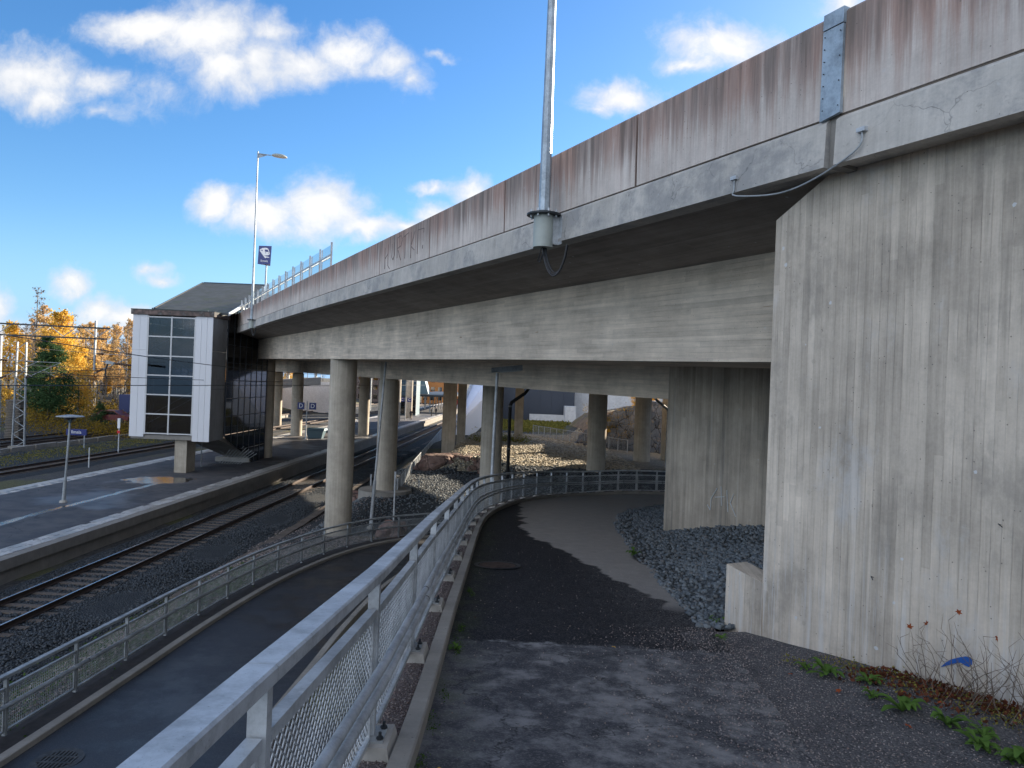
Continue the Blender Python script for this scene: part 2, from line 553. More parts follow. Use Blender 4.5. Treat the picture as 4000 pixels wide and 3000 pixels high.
    return finish(m, N, out, col, .88, 0, hgt, bstr, .012, .3)


M = {}
M['wall'] = concrete('boarded wall concrete', (.47, .405, .33), 'v', .075, .55, .75, .11, kind='mottle', spots=.8)
M['abut'] = concrete('damp abutment concrete', (.36, .305, .24), 'v', .09, .60, .6, .12, kind='damp', spots=.2, dark=(.125, .112, .09))
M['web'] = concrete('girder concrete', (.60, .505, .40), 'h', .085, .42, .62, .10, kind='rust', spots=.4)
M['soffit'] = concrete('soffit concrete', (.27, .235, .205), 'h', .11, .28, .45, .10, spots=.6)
M['parapet'] = concrete('stained parapet concrete', (.54, .48, .43), 'n', .1, .3, .5, kind='parapet', spots=.2)
M['beam'] = concrete('edge beam concrete', (.48, .445, .40), 'n', .1, .30, .7, kind='beam', spots=.25)
M['groove'] = concrete('dark seat concrete', (.13, .105, .085), 'n', .1, .3, .4, spots=0)  # one dark tone for the strip under the parapet panels
M['column'] = concrete('column concrete', (.41, .36, .29), 'v', .07, .34, .5, .08, spots=.2, bstr=.2)
M['kerb'] = concrete('kerb concrete', (.27, .25, .22), 'n', .1, .2, .5, spots=.2, bstr=.6)
M['plinth'] = concrete('plinth concrete', (.36, .34, .31), 'n', .1, .2, .5, spots=.2)
M['fascia'] = concrete('platform edge concrete', (.22, .205, .185), 'n', .1, .2, .4, spots=.1)
M['sleeper'] = concrete('sleeper concrete', (.115, .095, .08), 'n', .1, .2, .5, spots=.1)
M['farwall'] = concrete('white painted concrete', (.62, .62, .62), 'n', .1, .15, .15, spots=.1)
M['galv'] = galv('galvanised steel', (.44, .46, .475), .5, .25)
M['galv_d'] = galv('weathered galvanised steel', (.30, .32, .33), .6, .2)
M['plate'] = galv('zinc cover plate', (.30, .36, .41), .45, .3)
M['mast'] = galv('mast steel', (.33, .38, .42), .45, .35)
M['drum'] = simple('grey painted drum', (.36, .39, .36), .55, 0, .2)
M['darkmetal'] = simple('dark metal', (.03, .035, .04), .5, .3)
M['rubber'] = simple('black cable rubber', (.02, .02, .022), .5)
M['rail'] = simple('rusty rail steel', (.055, .036, .028), .6, .3)
M['railtop'] = simple('polished rail head', (.36, .38, .42), .22, .9, .1)
M['white_panel'] = simple('white sheet cladding', (.66, .66, .68), .5, 0, .08, 1.2)
M['shaded_grey_panel'] = simple('grey shaded side cladding', (.22, .225, .23), .45, .1, .3, 1.0)  # side of the tower, with its shade put into the grey
M['white_frame'] = simple('white window frame', (.55, .55, .55), .5, 0, .06)
M['dark_frame'] = simple('dark window frame', (.035, .04, .05), .4, .2)
M['roof'] = simple('weathered dark roofing felt', (.075, .085, .085), .75, 0, .35, 1.5, .3, dirt=(.06, .085, .045))
M['rusttrim'] = simple('rusting roof trim', (.18, .12, .10), .6, 0, .6, 2.5, dirt=(.30, .27, .25))
M['signblue'] = simple('sign blue', (.018, .03, .17), .35, 0, .1)
M['signwhite'] = simple('sign white', (.8, .8, .8), .4, 0, .02)
M['teal'] = simple('painted steel teal grey', (.10, .16, .19), .5, .2)
M['wood'] = simple('grey old wood', (.14, .12, .10), .8)
M['tarstrip'] = simple('dark grimy strip', (.035, .030, .030), .9, 0, .4, 5, .4)
M['tar'] = simple('joint sealant', (.015, .015, .015), .7)
M['graffiti'] = simple('graffiti marker', (.10, .08, .075), .8)
M['whitemark'] = simple('white scribble paint', (.6, .62, .62), .8)
M['bluepaint'] = simple('blue spray paint', (.01, .09, .36), .6)
M['iron'] = simple('rusty cast iron', (.13, .085, .065), .7, .1, .4, 9, .4)
M['ironb'] = simple('worn grey cast iron', (.085, .085, .085), .6, .3, .4, 9, .4)
M['darkhole'] = simple('dark inside', (.008, .008, .008), .9)
M['navybox'] = simple('dark blue painted sheet', (.01, .02, .10), .4)
M['black'] = simple('black plastic', (.012, .012, .013), .5)
M['skin'] = simple('skin', (.42, .25, .18), .6)
M['cloth'] = simple('dark clothes', (.025, .028, .035), .9)
M['slateblue'] = simple('slate blue cladding', (.040, .050, .070), .55, 0, .15, .3)
M['stairwhite'] = simple('pale blue white stair cladding', (.62, .68, .80), .5, 0, .08, .5)
M['lampglass'] = simple('lamp glass', (.5, .52, .5), .3)
M['brightblue'] = simple('bright blue sheet', (.05, .25, .6), .45)
M['redlamp'] = simple('red signal', (.6, .02, .02), .4)
M['orange'] = simple('orange sheet', (.5, .2, .05), .6)
M['carred'] = simple('dark red car paint', (.12, .02, .02), .3)
M['bark'] = simple('birch bark', (.42, .39, .35), .8, 0, .6, 3)
M['barkd'] = simple('dark bark', (.09, .07, .055), .9, 0, .4, 3)
M['twig'] = simple('dry twig', (.13, .095, .07), .8)


def leafmat(name, a, b, trans=.35):
    m, N, out = new_mat(name)
    r_ = N.n('ShaderNodeNewGeometry', out=None).outputs['Random Per Island']
    c = N.mix(r_, a, b)
    c = N.mix(N.m('MULTIPLY', N.noise(N.n('ShaderNodeTexCoord', out=3), 1.2, 3), .5), c, tuple(x * .6 for x in a))
    d = N.n('ShaderNodeBsdfDiffuse', {'Color': c})
    tr = N.n('ShaderNodeBsdfTranslucent', {'Color': c})
    mx = N.n('ShaderNodeMixShader', {0: trans, 1: d, 2: tr})
    m.node_tree.links.new(mx, out.inputs[0])
    return m


M['leaf_yellow'] = leafmat('yellow birch leaves', (.70, .42, .06), (.85, .60, .15))
M['leaf_orange'] = leafmat('pale orange thin leaves', (.60, .38, .14), (.70, .52, .28))
M['leaf_pine'] = leafmat('pine needles', (.03, .07, .03), (.11, .17, .07), .2)
M['leaf_bush'] = leafmat('autumn bush leaves', (.18, .12, .03), (.42, .28, .04))
M['leaf_bare'] = leafmat('bare grey twigs', (.20, .15, .13), (.30, .24, .20), .1)
M['leaf_weed'] = leafmat('weed leaves', (.05, .12, .025), (.15, .24, .06), .3)
M['leaf_red'] = leafmat('red dead leaves', (.30, .045, .02), (.36, .13, .05), .2)
M['leaf_litter'] = leafmat('brown leaf litter', (.07, .03, .018), (.17, .06, .035), .1)
M['grass'] = leafmat('autumn grass blades', (.16, .17, .04), (.32, .26, .07), .3)
M['grassg'] = leafmat('green grass blades', (.05, .10, .02), (.10, .16, .04), .3)


def glass(name, tint=(.5, .6, .62), rough=.03, fac=.35):
    m, N, out = new_mat(name)
    fr = N.n('ShaderNodeFresnel', {'IOR': 1.45})
    g = N.n('ShaderNodeBsdfGlossy', {'Color': (.9, .9, .9), 'Roughness': rough})
    tr = N.n('ShaderNodeBsdfTransparent', {'Color': tint})
    f = N.m('ADD', N.m('MULTIPLY', fr, .9), fac * .2, clamp=True)
    m.node_tree.links.new(N.n('ShaderNodeMixShader', {0: f, 1: tr, 2: g}), out.inputs[0])
    return m


M['glass'] = glass('window glass', (.42, .46, .52), .03, .08)
M['darkglass'] = glass('dark stair glass', (.05, .06, .085), .05, .3)
M['clearglass'] = glass('screen glass', (.86, .9, .92), .12, .8)


def stonemat(name, cols, dark=.6, rough=.85):
    m, N, out = new_mat(name)
    g = N.n('ShaderNodeNewGeometry', out=None)
    rp = g.outputs['Random Per Island']
    cr_ = N.n('ShaderNodeValToRGB', {0: rp}, out=None)
    el = cr_.color_ramp.elements
    while len(el) < len(cols): el.new(.5)
    for i, c in enumerate(cols):
        el[i].position = i / (len(cols) - 1); el[i].color = (*c, 1)
    c = N.mix(N.m('MULTIPLY', N.noise(N.n('ShaderNodeTexCoord', out=3), 30, 3), .6), cr_.outputs[0], tuple(x * dark for x in cols[0]))
    return finish(m, N, out, c, rough, 0, None)


M['ballast'] = stonemat('blue grey ballast', [(.040, .050, .060), (.065, .078, .09), (.025, .034, .042), (.11, .12, .13), (.05, .06, .072), (.075, .075, .075)])
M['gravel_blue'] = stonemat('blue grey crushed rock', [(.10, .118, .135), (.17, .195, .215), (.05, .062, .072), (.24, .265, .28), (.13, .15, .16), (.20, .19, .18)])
M['gravel_sun'] = stonemat('pale crushed rock', [(.42, .36, .25), (.58, .52, .40), (.16, .14, .11), (.58, .53, .43), (.38, .30, .19)])  # lightened so the colour itself carries some of the sunlight
M['pebble'] = stonemat('pinkish pebbles', [(.22, .17, .15), (.32, .27, .25), (.12, .095, .09), (.42, .38, .36), (.20, .12, .10)])


def groundmat(name, c1, c2, c3, scale=1.0, pebble=20.0, grassy=None, bstr=.5):
    m, N, out = new_mat(name)
    p = N.n('ShaderNodeNewGeometry', out=None).outputs['Position']
    a = N.noise(p, .22 * scale, 6, .6)
    b = N.noise(p, 1.6 * scale, 6, .65)
    v = N.voro(p, pebble, 'Color')
    vd = N.voro(p, pebble)
    s1 = N.n('ShaderNodeSeparateColor', {0: v}, out=0)
    col = N.mix(N.mr(b, .35, .65), c1, c2)
    col = N.mix(N.m('MULTIPLY', s1, .55), col, c3)
    if grassy: col = N.mix(N.m('MULTIPLY', N.mr(a, .5, .6), .8), col, grassy)
    col = N.mix(N.mr(vd, .02, .9, .0, .5), col, (.02, .02, .02))
    h = N.m('ADD', N.m('MULTIPLY', vd, -1.0), N.m('MULTIPLY', b, 1.5))
    return finish(m, N, out, col, .95, 0, h, bstr, .04, .25)


M['ground'] = groundmat('rough ground', (.055, .055, .055), (.085, .08, .075), (.15, .14, .13), 1, 9, (.13, .13, .05))
M['pinkbed'] = groundmat('pinkish pebble bed', (.13, .09, .085), (.19, .15, .14), (.34, .29, .28), 2, 75, None, .6)
M['ballastbed'] = groundmat('ballast bed', (.028, .034, .040), (.042, .05, .056), (.08, .085, .09), 1, 22, None, .8)
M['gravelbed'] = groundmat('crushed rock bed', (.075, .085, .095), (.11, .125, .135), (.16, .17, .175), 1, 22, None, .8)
M['sunbed'] = groundmat('pale rock bed', (.27, .23, .16), (.38, .33, .24), (.45, .41, .32), 1, 9, None, .8)  # bed of the sunlit patch, sunlight partly put into its colour
M['fringe'] = groundmat('gritty fringe', (.050, .049, .055), (.095, .092, .096), (.22, .21, .21), 2, 70, None, .5)


def rockmat(name, c1, c2, c3):
    m, N, out = new_mat(name)
    p = N.n('ShaderNodeNewGeometry', out=None).outputs['Position']
    st = N.noise(N.n('ShaderNodeMapping', {'Vector': p, 'Scale': (1, 1, .35)}), .8, 7, .7, 1.2)
    b = N.noise(p, 3.0, 8, .7)
    cr_ = N.voro(N.vm('ADD', p, N.vm('SCALE', N.noise(p, 1.0, 3, out=1), .8)), 1.3, 'Distance', 'DISTANCE_TO_EDGE')
    col = N.mix(N.mr(st, .38, .62), c1, c2)
    col = N.mix(N.mr(b, .5, .7), col, c3)
    col = N.mix(N.m('SUBTRACT', 1.0, N.mr(cr_, 0, .05)), col, (.02, .02, .022))
    return finish(m, N, out, col, .85, 0, N.m('ADD', b, N.m('MULTIPLY', cr_, 2.0)), .7, .08, .3)


M['rock_blue'] = rockmat('blue grey rock face', (.085, .10, .125), (.15, .165, .19), (.22, .18, .14))
M['rock_red'] = rockmat('reddish granite', (.17, .10, .085), (.25, .17, .14), (.12, .095, .085))
M['hillside'] = groundmat('dry hillside', (.20, .14, .09), (.28, .20, .13), (.34, .25, .16), 1, 2.5, (.16, .15, .05))


def asphalt(name, kind):
    m, N, out = new_mat(name)
    p = N.n('ShaderNodeNewGeometry', out=None).outputs['Position']
    x, y, z = N.sep(p)
    fine = N.voro(p, 95.0, 'Color')
    fs = N.n('ShaderNodeSeparateColor', {0: fine}, out=0)
    fd = N.voro(p, 95.0)
    nb = N.noise(p, .9, 6, .65)
    n2 = N.noise(p, 4.0, 6, .7)
    rough = .85
    if kind == 'upper':
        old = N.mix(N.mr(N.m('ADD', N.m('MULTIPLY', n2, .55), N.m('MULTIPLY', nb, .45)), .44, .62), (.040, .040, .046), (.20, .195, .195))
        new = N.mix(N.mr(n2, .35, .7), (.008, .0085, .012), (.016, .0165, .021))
        seam = N.m('SUBTRACT', y, N.m('ADD', 6.55, N.m('MULTIPLY', N.m('SUBTRACT', N.noise(p, 3.0, 5, .7), .5), .35)))
        isnew = N.mr(seam, -.03, .05)
        # dry lighter part of the path; boundary runs diagonally then along the path
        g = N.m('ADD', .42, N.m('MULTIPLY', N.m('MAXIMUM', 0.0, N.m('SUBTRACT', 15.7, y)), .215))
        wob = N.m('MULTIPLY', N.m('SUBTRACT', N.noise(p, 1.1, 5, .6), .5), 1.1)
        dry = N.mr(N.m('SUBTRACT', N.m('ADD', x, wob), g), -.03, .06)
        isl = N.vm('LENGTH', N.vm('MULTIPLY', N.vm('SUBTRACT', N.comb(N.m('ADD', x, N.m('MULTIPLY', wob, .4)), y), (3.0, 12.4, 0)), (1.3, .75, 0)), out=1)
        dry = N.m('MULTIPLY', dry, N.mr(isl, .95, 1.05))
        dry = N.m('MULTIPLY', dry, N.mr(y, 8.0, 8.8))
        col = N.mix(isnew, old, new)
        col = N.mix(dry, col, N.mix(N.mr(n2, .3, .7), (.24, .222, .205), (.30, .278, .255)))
        lime = N.m('MULTIPLY', N.mr(N.m('ABSOLUTE', N.m('ADD', seam, .02)), .16, .0), N.mr(n2, .48, .62))
        col = N.mix(N.m('MULTIPLY', lime, .8), col, (.26, .26, .26))
        # grit collecting towards the right side
        gr = N.m('MULTIPLY', N.mr(N.m('ADD', x, N.m('MULTIPLY', n2, 1.2)), 1.4, 2.9), .5)
        col = N.mix(N.m('MULTIPLY', gr, N.m('GREATER_THAN', fs, .62)), col, (.20, .19, .19))
        cks = N.voro(N.vm('ADD', p, N.vm('SCALE', N.noise(p, 1.6, 5, .7, out=1), .9)), .42, 'Distance', 'DISTANCE_TO_EDGE')
        col = N.mix(N.m('MULTIPLY', N.m('SUBTRACT', 1.0, N.mr(cks, .0, .010)), N.m('MULTIPLY', N.m('SUBTRACT', 1.0, isnew), .7)), col, (.008, .008, .009))
        moss = N.m('MULTIPLY', N.mr(x, .0, -.4), N.mr(n2, .42, .6))
        col = N.mix(N.m('MULTIPLY', moss, .7), col, (.03, .038, .018))
        rough = N.mix(isnew, (.85,) * 3, (.62,) * 3)
        rough = N.n('ShaderNodeSeparateColor', {0: rough}, out=0)
        spk = .55
    elif kind == 'lower':
        col = N.mix(N.mr(nb, .35, .65), (.014, .015, .019), (.028, .030, .036))
        rough = N.mr(nb, .35, .62, .30, .55)
        spk = .3
    elif kind == 'platform':
        col = N.mix(N.mr(nb, .35, .65), (.040, .042, .050), (.085, .080, .082))
        al = N.m('ADD', -18.0 - 3.2, N.m('MULTIPLY', y, .032))
        # wet strip draining along the platform and a pool by the stair tower
        wl = N.m('ABSOLUTE', N.m('SUBTRACT', N.m('ADD', x, N.m('MULTIPLY', N.m('SUBTRACT', N.noise(p, .35, 4), .5), .9)), N.m('SUBTRACT', al, 1.1)))
        pool = N.vm('LENGTH', N.vm('MULTIPLY', N.vm('SUBTRACT', N.comb(N.m('ADD', x, N.m('MULTIPLY', nb, 3.0)), N.m('ADD', y, N.m('MULTIPLY', n2, 3.0))), (-19.9, 44.6, 0)), (.42, .60, 0)), out=1)
        wet = N.m('MAXIMUM', N.m('MULTIPLY', N.mr(wl, .33, .08), N.m('MULTIPLY', N.mr(y, 46, 42), N.mr(n2, .3, .5))), N.mr(pool, 1.0, .75))
        damp = N.m('MAXIMUM', wet, N.m('MULTIPLY', N.mr(N.noise(p, .16, 4, .6), .50, .66), .8))
        col = N.mix(wet, col, (.018, .02, .025))
        rough = N.m('MINIMUM', N.mr(damp, 0, 1, .75, .40), N.mr(wet, 0, 1, .75, .045))
        cr_ = N.voro(N.vm('ADD', p, N.vm('SCALE', N.noise(p, .5, 4, out=1), 2.0)), .22, 'Distance', 'DISTANCE_TO_EDGE')
        col = N.mix(N.m('MULTIPLY', N.m('SUBTRACT', 1.0, N.mr(cr_, .0, .008)), .8), col, (.012, .012, .012))
        spk = .15
    gr_ = N.m('GREATER_THAN', fs, .8)
    col = N.mix(N.m('MULTIPLY', gr_, spk * .5), col, (.22, .21, .20))
    col = N.mix(N.m('MULTIPLY', N.mr(fd, .0, .6, 1, 0), .0), col, (0, 0, 0))
    spec_ = {'upper': N.n('ShaderNodeSeparateColor', {0: N.mix(isnew, (.4,) * 3, (.22,) * 3)}, out=0), 'lower': .5, 'platform': .5}[kind] if kind == 'upper' else .5
    bst = {'upper': .35, 'lower': .22, 'platform': .06}[kind]
    return finish(m, N, out, col, rough, 0, N.m('ADD', fd, N.m('MULTIPLY', n2, 2.0)), bst, .006, spec_)


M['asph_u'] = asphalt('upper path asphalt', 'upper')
M['asph_l'] = asphalt('lower path asphalt', 'lower')
M['asph_p'] = asphalt('platform asphalt', 'platform')


def tilemat():
    m, N, out = new_mat('pale platform paving')
    oi = N.n('ShaderNodeObjectInfo', out=None).outputs['Random']
    isl = N.n('ShaderNodeNewGeometry', out=None).outputs['Random Per Island']
    p = N.n('ShaderNodeNewGeometry', out=None).outputs['Position']
    r_ = N.m('FRACT', N.m('ADD', oi, isl))
    c = N.mix(r_, (.24, .235, .225), (.50, .49, .475))
    c = N.mix(N.mr(N.noise(p, 5, 5, .7), .5, .68), c, (.14, .13, .12))
    return finish(m, N, out, c, N.mr(r_, 0, 1, .3, .65), 0, N.noise(p, 30, 3), .2, .01)


M['tile'] = tilemat()

# ================================================================== TERRAIN
def sst(x, a, b):
    t_ = np.clip((x - a) / (b - a), 0, 1)
    return t_ * t_ * (3 - 2 * t_)


def fnoise(X, Y, s, seed=0):
    """cheap smooth noise from a few sines"""
    r_ = np.random.default_rng(seed)
    Z = np.zeros_like(X, dtype=float)
    for i in range(7):
        f = s * (1 + i * .75)
        a, ph = r_.uniform(0, 6.28, 2)
        Z += np.sin((X * math.cos(a) + Y * math.sin(a)) * f + ph) / (1 + i * .6)
    return Z / 3


UP = [(-.74, -3), (-.74, -1.4), (-.74, .38), (-.735, 2.16), (-.72, 3.92), (-.74, 5.68), (-.77, 7.45), (-.785, 9.2), (-.80, 10.95), (-.82, 12.7), (-.83, 14.45), (-.83, 16.2),
      (-.79, 17.9), (-.67, 19.65), (-.47, 21.4), (-.20, 23.1), (.14, 24.75), (.58, 26.3), (1.13, 27.8), (1.78, 29.15), (2.52, 30.35), (3.32, 31.3), (4.15, 31.95), (5.05, 32.4),
      (5.95, 32.65), (6.9, 32.75), (7.9, 32.75), (8.95, 32.6), (10.0, 32.35), (11.1, 32.0)]
UPX = np.array([p[0] for p in UP]); UPY = np.array([p[1] for p in UP])


def zr(Y):  # upper path surface
    return -1.75 - .098 * np.minimum(Y, 31.5)


def xr_path(Y):  # right edge of the upper path
    return np.interp(Y, [-4, 4.5, 7.9, 13, 18, 21.7, 24, 26.5, 28.5, 29.5], [1.75, 1.95, 2.27, 2.5, 2.9, 3.56, 4.3, 5.5, 7.5, 10])


LR = [(-8.02, -4.4), (-8.02, -2.65), (-8.02, -.9), (-8.02, .85), (-8.02, 2.6), (-8.02, 4.35), (-8.02, 6.1), (-8.02, 7.85), (-8.02, 9.6), (-8.0, 11.4), (-8.0, 13.25), (-8.0, 15.0), (-8.02, 16.75), (-8.0, 18.5), (-7.95, 20.25),
      (-7.85, 22.0), (-7.66, 23.75), (-7.38, 25.5), (-7.02, 27.2), (-6.5, 28.85), (-5.8, 30.4), (-4.85, 31.75), (-3.7, 32.8), (-2.4, 33.5), (-1.0, 33.9)]


def zl(Y):  # lower path surface
    return -5.43 - .054 * np.clip(Y, -30, 33)


def ground_h(X, Y):
    n1 = fnoise(X, Y, .9, 1) * .06
    low = -7.62 + n1 * .6
    lz = zl(Y) - .10
    lr_mask = sst(X, -11.4, -8.6)
    base = low + (np.minimum(lz, -6.0) * 0 + lz - low) * lr_mask * (1 - sst(Y, 31, 36))
    base = np.where(Y > 31, np.maximum(base, low + 1.55 * sst(X, -9.9, -7.0) * sst(Y, 33.5, 36.5) * (1 - sst(Y, 70, 90))), base)
    # beyond the bend: plateau of crushed rock
    pl = -4.95 - .011 * np.clip(Y - 44, 0, 60) + n1
    ys0 = np.interp(X, [-1.6, .4], [46.0, 36.0])
    pm = sst(X, -5.8, -3.2) * sst(Y, ys0, ys0 + np.interp(X, [-1.6, .4], [2.0, 7.0]))
    base = np.where(Y > 33, base + (pl - base) * pm, base)
    # body of the upper path embankment
    xe = np.interp(Y, UPY[:27], UPX[:27])
    up = (X > xe + .1) & (Y < 32.6) | (X > 7.5) & (Y < 32.0)
    base = np.where(up, zr(Y) - .7, base)
    # hillside on the right; unseen rise added to shade the path
    yc = np.interp(X, [6.3, 9, 14, 20, 30, 60], [64, 58.5, 56, 49, 42, 34])
    tp = np.interp(X, [6.3, 9, 14, 20, 26, 60], [-4.2, -1.9, -1.15, 2.0, 6.5, 8])
    tp = np.where(tp > -1.0, -1.0 + (tp + 1.0) * (1 - sst(Y - 1.034 * X, 38.5, 42)), tp)  # rise lowered where it would block sun from the plateau
    d = Y - yc
    hill = tp - np.clip(d, 0, 40) * .045 * (X < 20) + n1 * 3
    hm = sst(d, .6, 1.8) * sst(X, 5.5, 8.5) * (1 - sst(Y, 84, 100) * (X < 40))
    base = np.where(Y > 33, base + (hill - base) * hm, base)
    # left: land beyond the tracks
    lm = sst(-X + .045 * Y, 52, 60)
    base = base + (1.1 + n1 * 4 + sst(-X + .045 * Y, 60, 130) * 2.0) * lm
    rock = sst(X, 3.0, 5.0) * (1 - sst(X, 30, 60)) * sst(Y, 58, 66) * (1 - sst(Y, 66, 82))
    return base


xs = np.concatenate([np.arange(-900, -100, 40), np.arange(-100, -22, 2), np.arange(-22, 16, .4), np.arange(16, 60, 1.5), np.arange(60, 900, 40)])
ys = np.concatenate([np.arange(-80, -4, 4), np.arange(-4, 66, .4), np.arange(66, 160, 2), np.arange(160, 2400, 60)])
g = link('ground', grid_mesh('ground', xs, ys, ground_h, M['ground']))
tag(g, kind='structure')

sheet_ = grid_mesh('gravel_slope', np.arange(-10.8, 12, .4), np.arange(30.5, 50, .4), lambda X, Y: ground_h(X, Y) + .018, M['ballastbed'],
                   keep=lambda c: (c[:, 1] > 33.2) | (c[:, 0] < -8.4))
tag(link('gravel_slope', sheet_), kind='structure')
# crushed rock plateau in the sun (own sheet a little above the ground)
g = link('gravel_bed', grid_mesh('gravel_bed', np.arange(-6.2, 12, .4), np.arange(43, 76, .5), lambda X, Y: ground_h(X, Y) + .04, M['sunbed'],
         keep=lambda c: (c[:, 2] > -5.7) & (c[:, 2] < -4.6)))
tag(g, kind='structure')


def strip(name, secs, mat, crown=None, nsub=6, kind='structure'):
    """road-like surface through left/right point pairs"""
    vs = []; uvs = []
    for L, Rr in secs:
        for k in range(nsub + 1):
            t_ = k / nsub
            vs.append([L[i] + (Rr[i] - L[i]) * t_ for i in range(3)])
    V = np.array(vs)
    n = nsub + 1
    i = np.arange(nsub)[None, :] + n * np.arange(len(secs) - 1)[:, None]
    F = np.stack([i, i + 1, i + n + 1, i + n], -1).reshape(-1, 4)
    me = np_mesh(name, V, F, mat, smooth=True)
    return tag(link(name, me), kind=kind)


def catmull(P, step=.5):
    out = []
    P = [np.array(p, float) for p in P]
    for i in range(len(P) - 1):
        a = P[max(i - 1, 0)]; b = P[i]; c = P[i + 1]; d = P[min(i + 2, len(P) - 1)]
        n = max(1, int(np.linalg.norm(c - b) / step))
        for k in range(n):
            t_ = k / n
            out.append(.5 * ((2 * b) + (-a + c) * t_ + (2 * a - 5 * b + 4 * c - d) * t_ ** 2 + (-a + 3 * b - 3 * c + d) * t_ ** 3))
    out.append(P[-1])
    return out


def offset_line(P, d):
    """offset a plan polyline to its right by d"""
    out = []
    for i, p in enumerate(P):
        a = np.array(P[max(i - 1, 0)][:2]); b = np.array(P[min(i + 1, len(P) - 1)][:2])
        t_ = (b - a) / np.linalg.norm(b - a)
        out.append((p[0] + t_[1] * d, p[1] - t_[0] * d))
    return out


UPs = catmull(UP, .45)
UL = offset_line(UPs, .26)
secs = []
right_pts = [(1.75, -3.2), (1.95, 4.5), (2.27, 7.9), (2.5, 13), (2.9, 18), (3.56, 21.7), (4.3, 24), (5.5, 26.3), (7.3, 28.2), (9.4, 29.3), (12, 29.8)]
# parameterise the right edge by matching arc fraction past Y=18
nU = len(UL)
rp = catmull(right_pts, .4)
rl = np.cumsum([0] + [np.linalg.norm(rp[i + 1] - rp[i]) for i in range(len(rp) - 1)])
iU18 = next(i for i, p in enumerate(UL) if p[1] > 18)
ul = np.cumsum([0] + [math.dist(UL[i], UL[i + 1]) for i in range(nU - 1)])
r18 = next(rl[i] for i, p in enumerate(rp) if p[1] > 18)
for i, p in enumerate(UL):
    if i < iU18:
        x, y = float(xr_path(p[1])), p[1]
    else:
        s_ = r18 + (ul[i] - ul[iU18]) / (ul[-1] - ul[iU18]) * (rl[-1] - r18)
        x = float(np.interp(s_, rl, [q[0] for q in rp])); y = float(np.interp(s_, rl, [q[1] for q in rp]))
    secs.append(((p[0], p[1], float(zr(p[1]))), (x, y, float(zr(y)) - (.03 if y < 26 else .0))))
strip('upper_path', secs, M['asph_u'], nsub=10)

# gritty shoulder and crushed rock bank on the right of the upper path


def bank_h(X, Y):
    d = X - xr_path(Y)
    h = zr(Y) - .035 + .62 * sst(d, .1, 3.2) + fnoise(X, Y, 2.2, 4) * .035
    # heaped higher just behind the low wing wall
    h = h + .34 * sst(Y, 7.35, 7.9) * (1 - sst(Y, 8.4, 12.5)) * sst(d, .0, .9)
    h = np.where(Y < 7.4, zr(Y) - .035 + .10 * sst(d, 0, 1.6) + fnoise(X, Y, 2.2, 4) * .02, h)
    h = np.where(Y > 22, h - .5 * sst(Y, 22, 28) * sst(d, 0, 3), h)
    return h


g = link('path_shoulder', grid_mesh('path_shoulder', np.arange(1.2, 6.4, .12), np.arange(-3.2, 7.47, .12), bank_h, M['fringe'], keep=lambda c: c[:, 0] > xr_path(c[:, 1]) - .35))
tag(g, kind='structure')
g = link('rock_bank', grid_mesh('rock_bank', np.arange(1.9, 14, .15), np.arange(7.47, 31, .15), bank_h, M['gravelbed'],
         keep=lambda c: (c[:, 0] > xr_path(c[:, 1]) - .02)))
tag(g, kind='structure')
# loose grit of the shoulder
n_ = 9000
yy_ = rng.uniform(2.2, 7.4, n_); xx_ = xr_path(yy_) + .25 + rng.normal(0, .62, n_)
zz_ = np.maximum(bank_h(xx_, yy_), np.where(xx_ < xr_path(yy_), zr(yy_) - .01, -9))
ok = xx_ < (6.2 - .5 * yy_) - .02
stones('loose_grit', np.stack([xx_, yy_, zz_], 1)[ok], .0075, M['pebble'], 'pinkish grey grit scattered along the right side of the path')
# crushed rock of the bank
n_ = 30000
yy_ = 7.5 + 21 * rng.uniform(0, 1, n_) ** 1.6; xx_ = xr_path(yy_) - .15 + 7.5 * rng.uniform(0, 1, n_) ** 1.15
ok = (xx_ - xr_path(yy_) > .35) | (rng.uniform(size=n_) < .35)
wallx = (11.9 - .5 * yy_)
ok &= ~((xx_ > wallx + .3) & (yy_ < 16.6))
zz_ = bank_h(xx_, yy_) + .015
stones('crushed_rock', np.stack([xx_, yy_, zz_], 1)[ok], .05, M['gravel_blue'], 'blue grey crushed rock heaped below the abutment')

# lower path
LRs = catmull(LR, .5)
LL = offset_line(LRs, .62); LRt = offset_line(LRs, 3.9)
strip('lower_path', [((a[0], a[1], float(zl(a[1]))), (b[0], b[1], float(zl(b[1])))) for a, b in zip(LL, LRt)], M['asph_l'], nsub=6)


def kerb(name, line, zf, w0, w1, h, below, mat):
    a = offset_line(line, w0); b = offset_line(line, w1)
    secs_ = []; us = [0]
    for i, (p, q) in enumerate(zip(a, b)):
        z = float(zf(p[1]))
        secs_.append([(p[0], p[1], z - below), (q[0], q[1], z - below), (q[0], q[1], z + h - .012), (q[0] * .9 + p[0] * .1, q[1] * .9 + p[1] * .1, z + h), (p[0], p[1], z + h)])
        if i: us.append(us[-1] + math.dist(a[i], a[i - 1]))
    m_ = MB(); m_.sweep(secs_, us)
    return tag(m_.build(name, mat), kind='structure')


kerb('lower_path_kerb', LRs, zl, .46, .62, .10, .3, M['kerb'])
kerb('lower_path_kerb_right', LRs, zl, 3.9, 4.05, .10, .3, M['kerb'])
kerb('lower_path_edge_strip', LRs, zl, -.22, .46, .02, .25, M['tarstrip'])
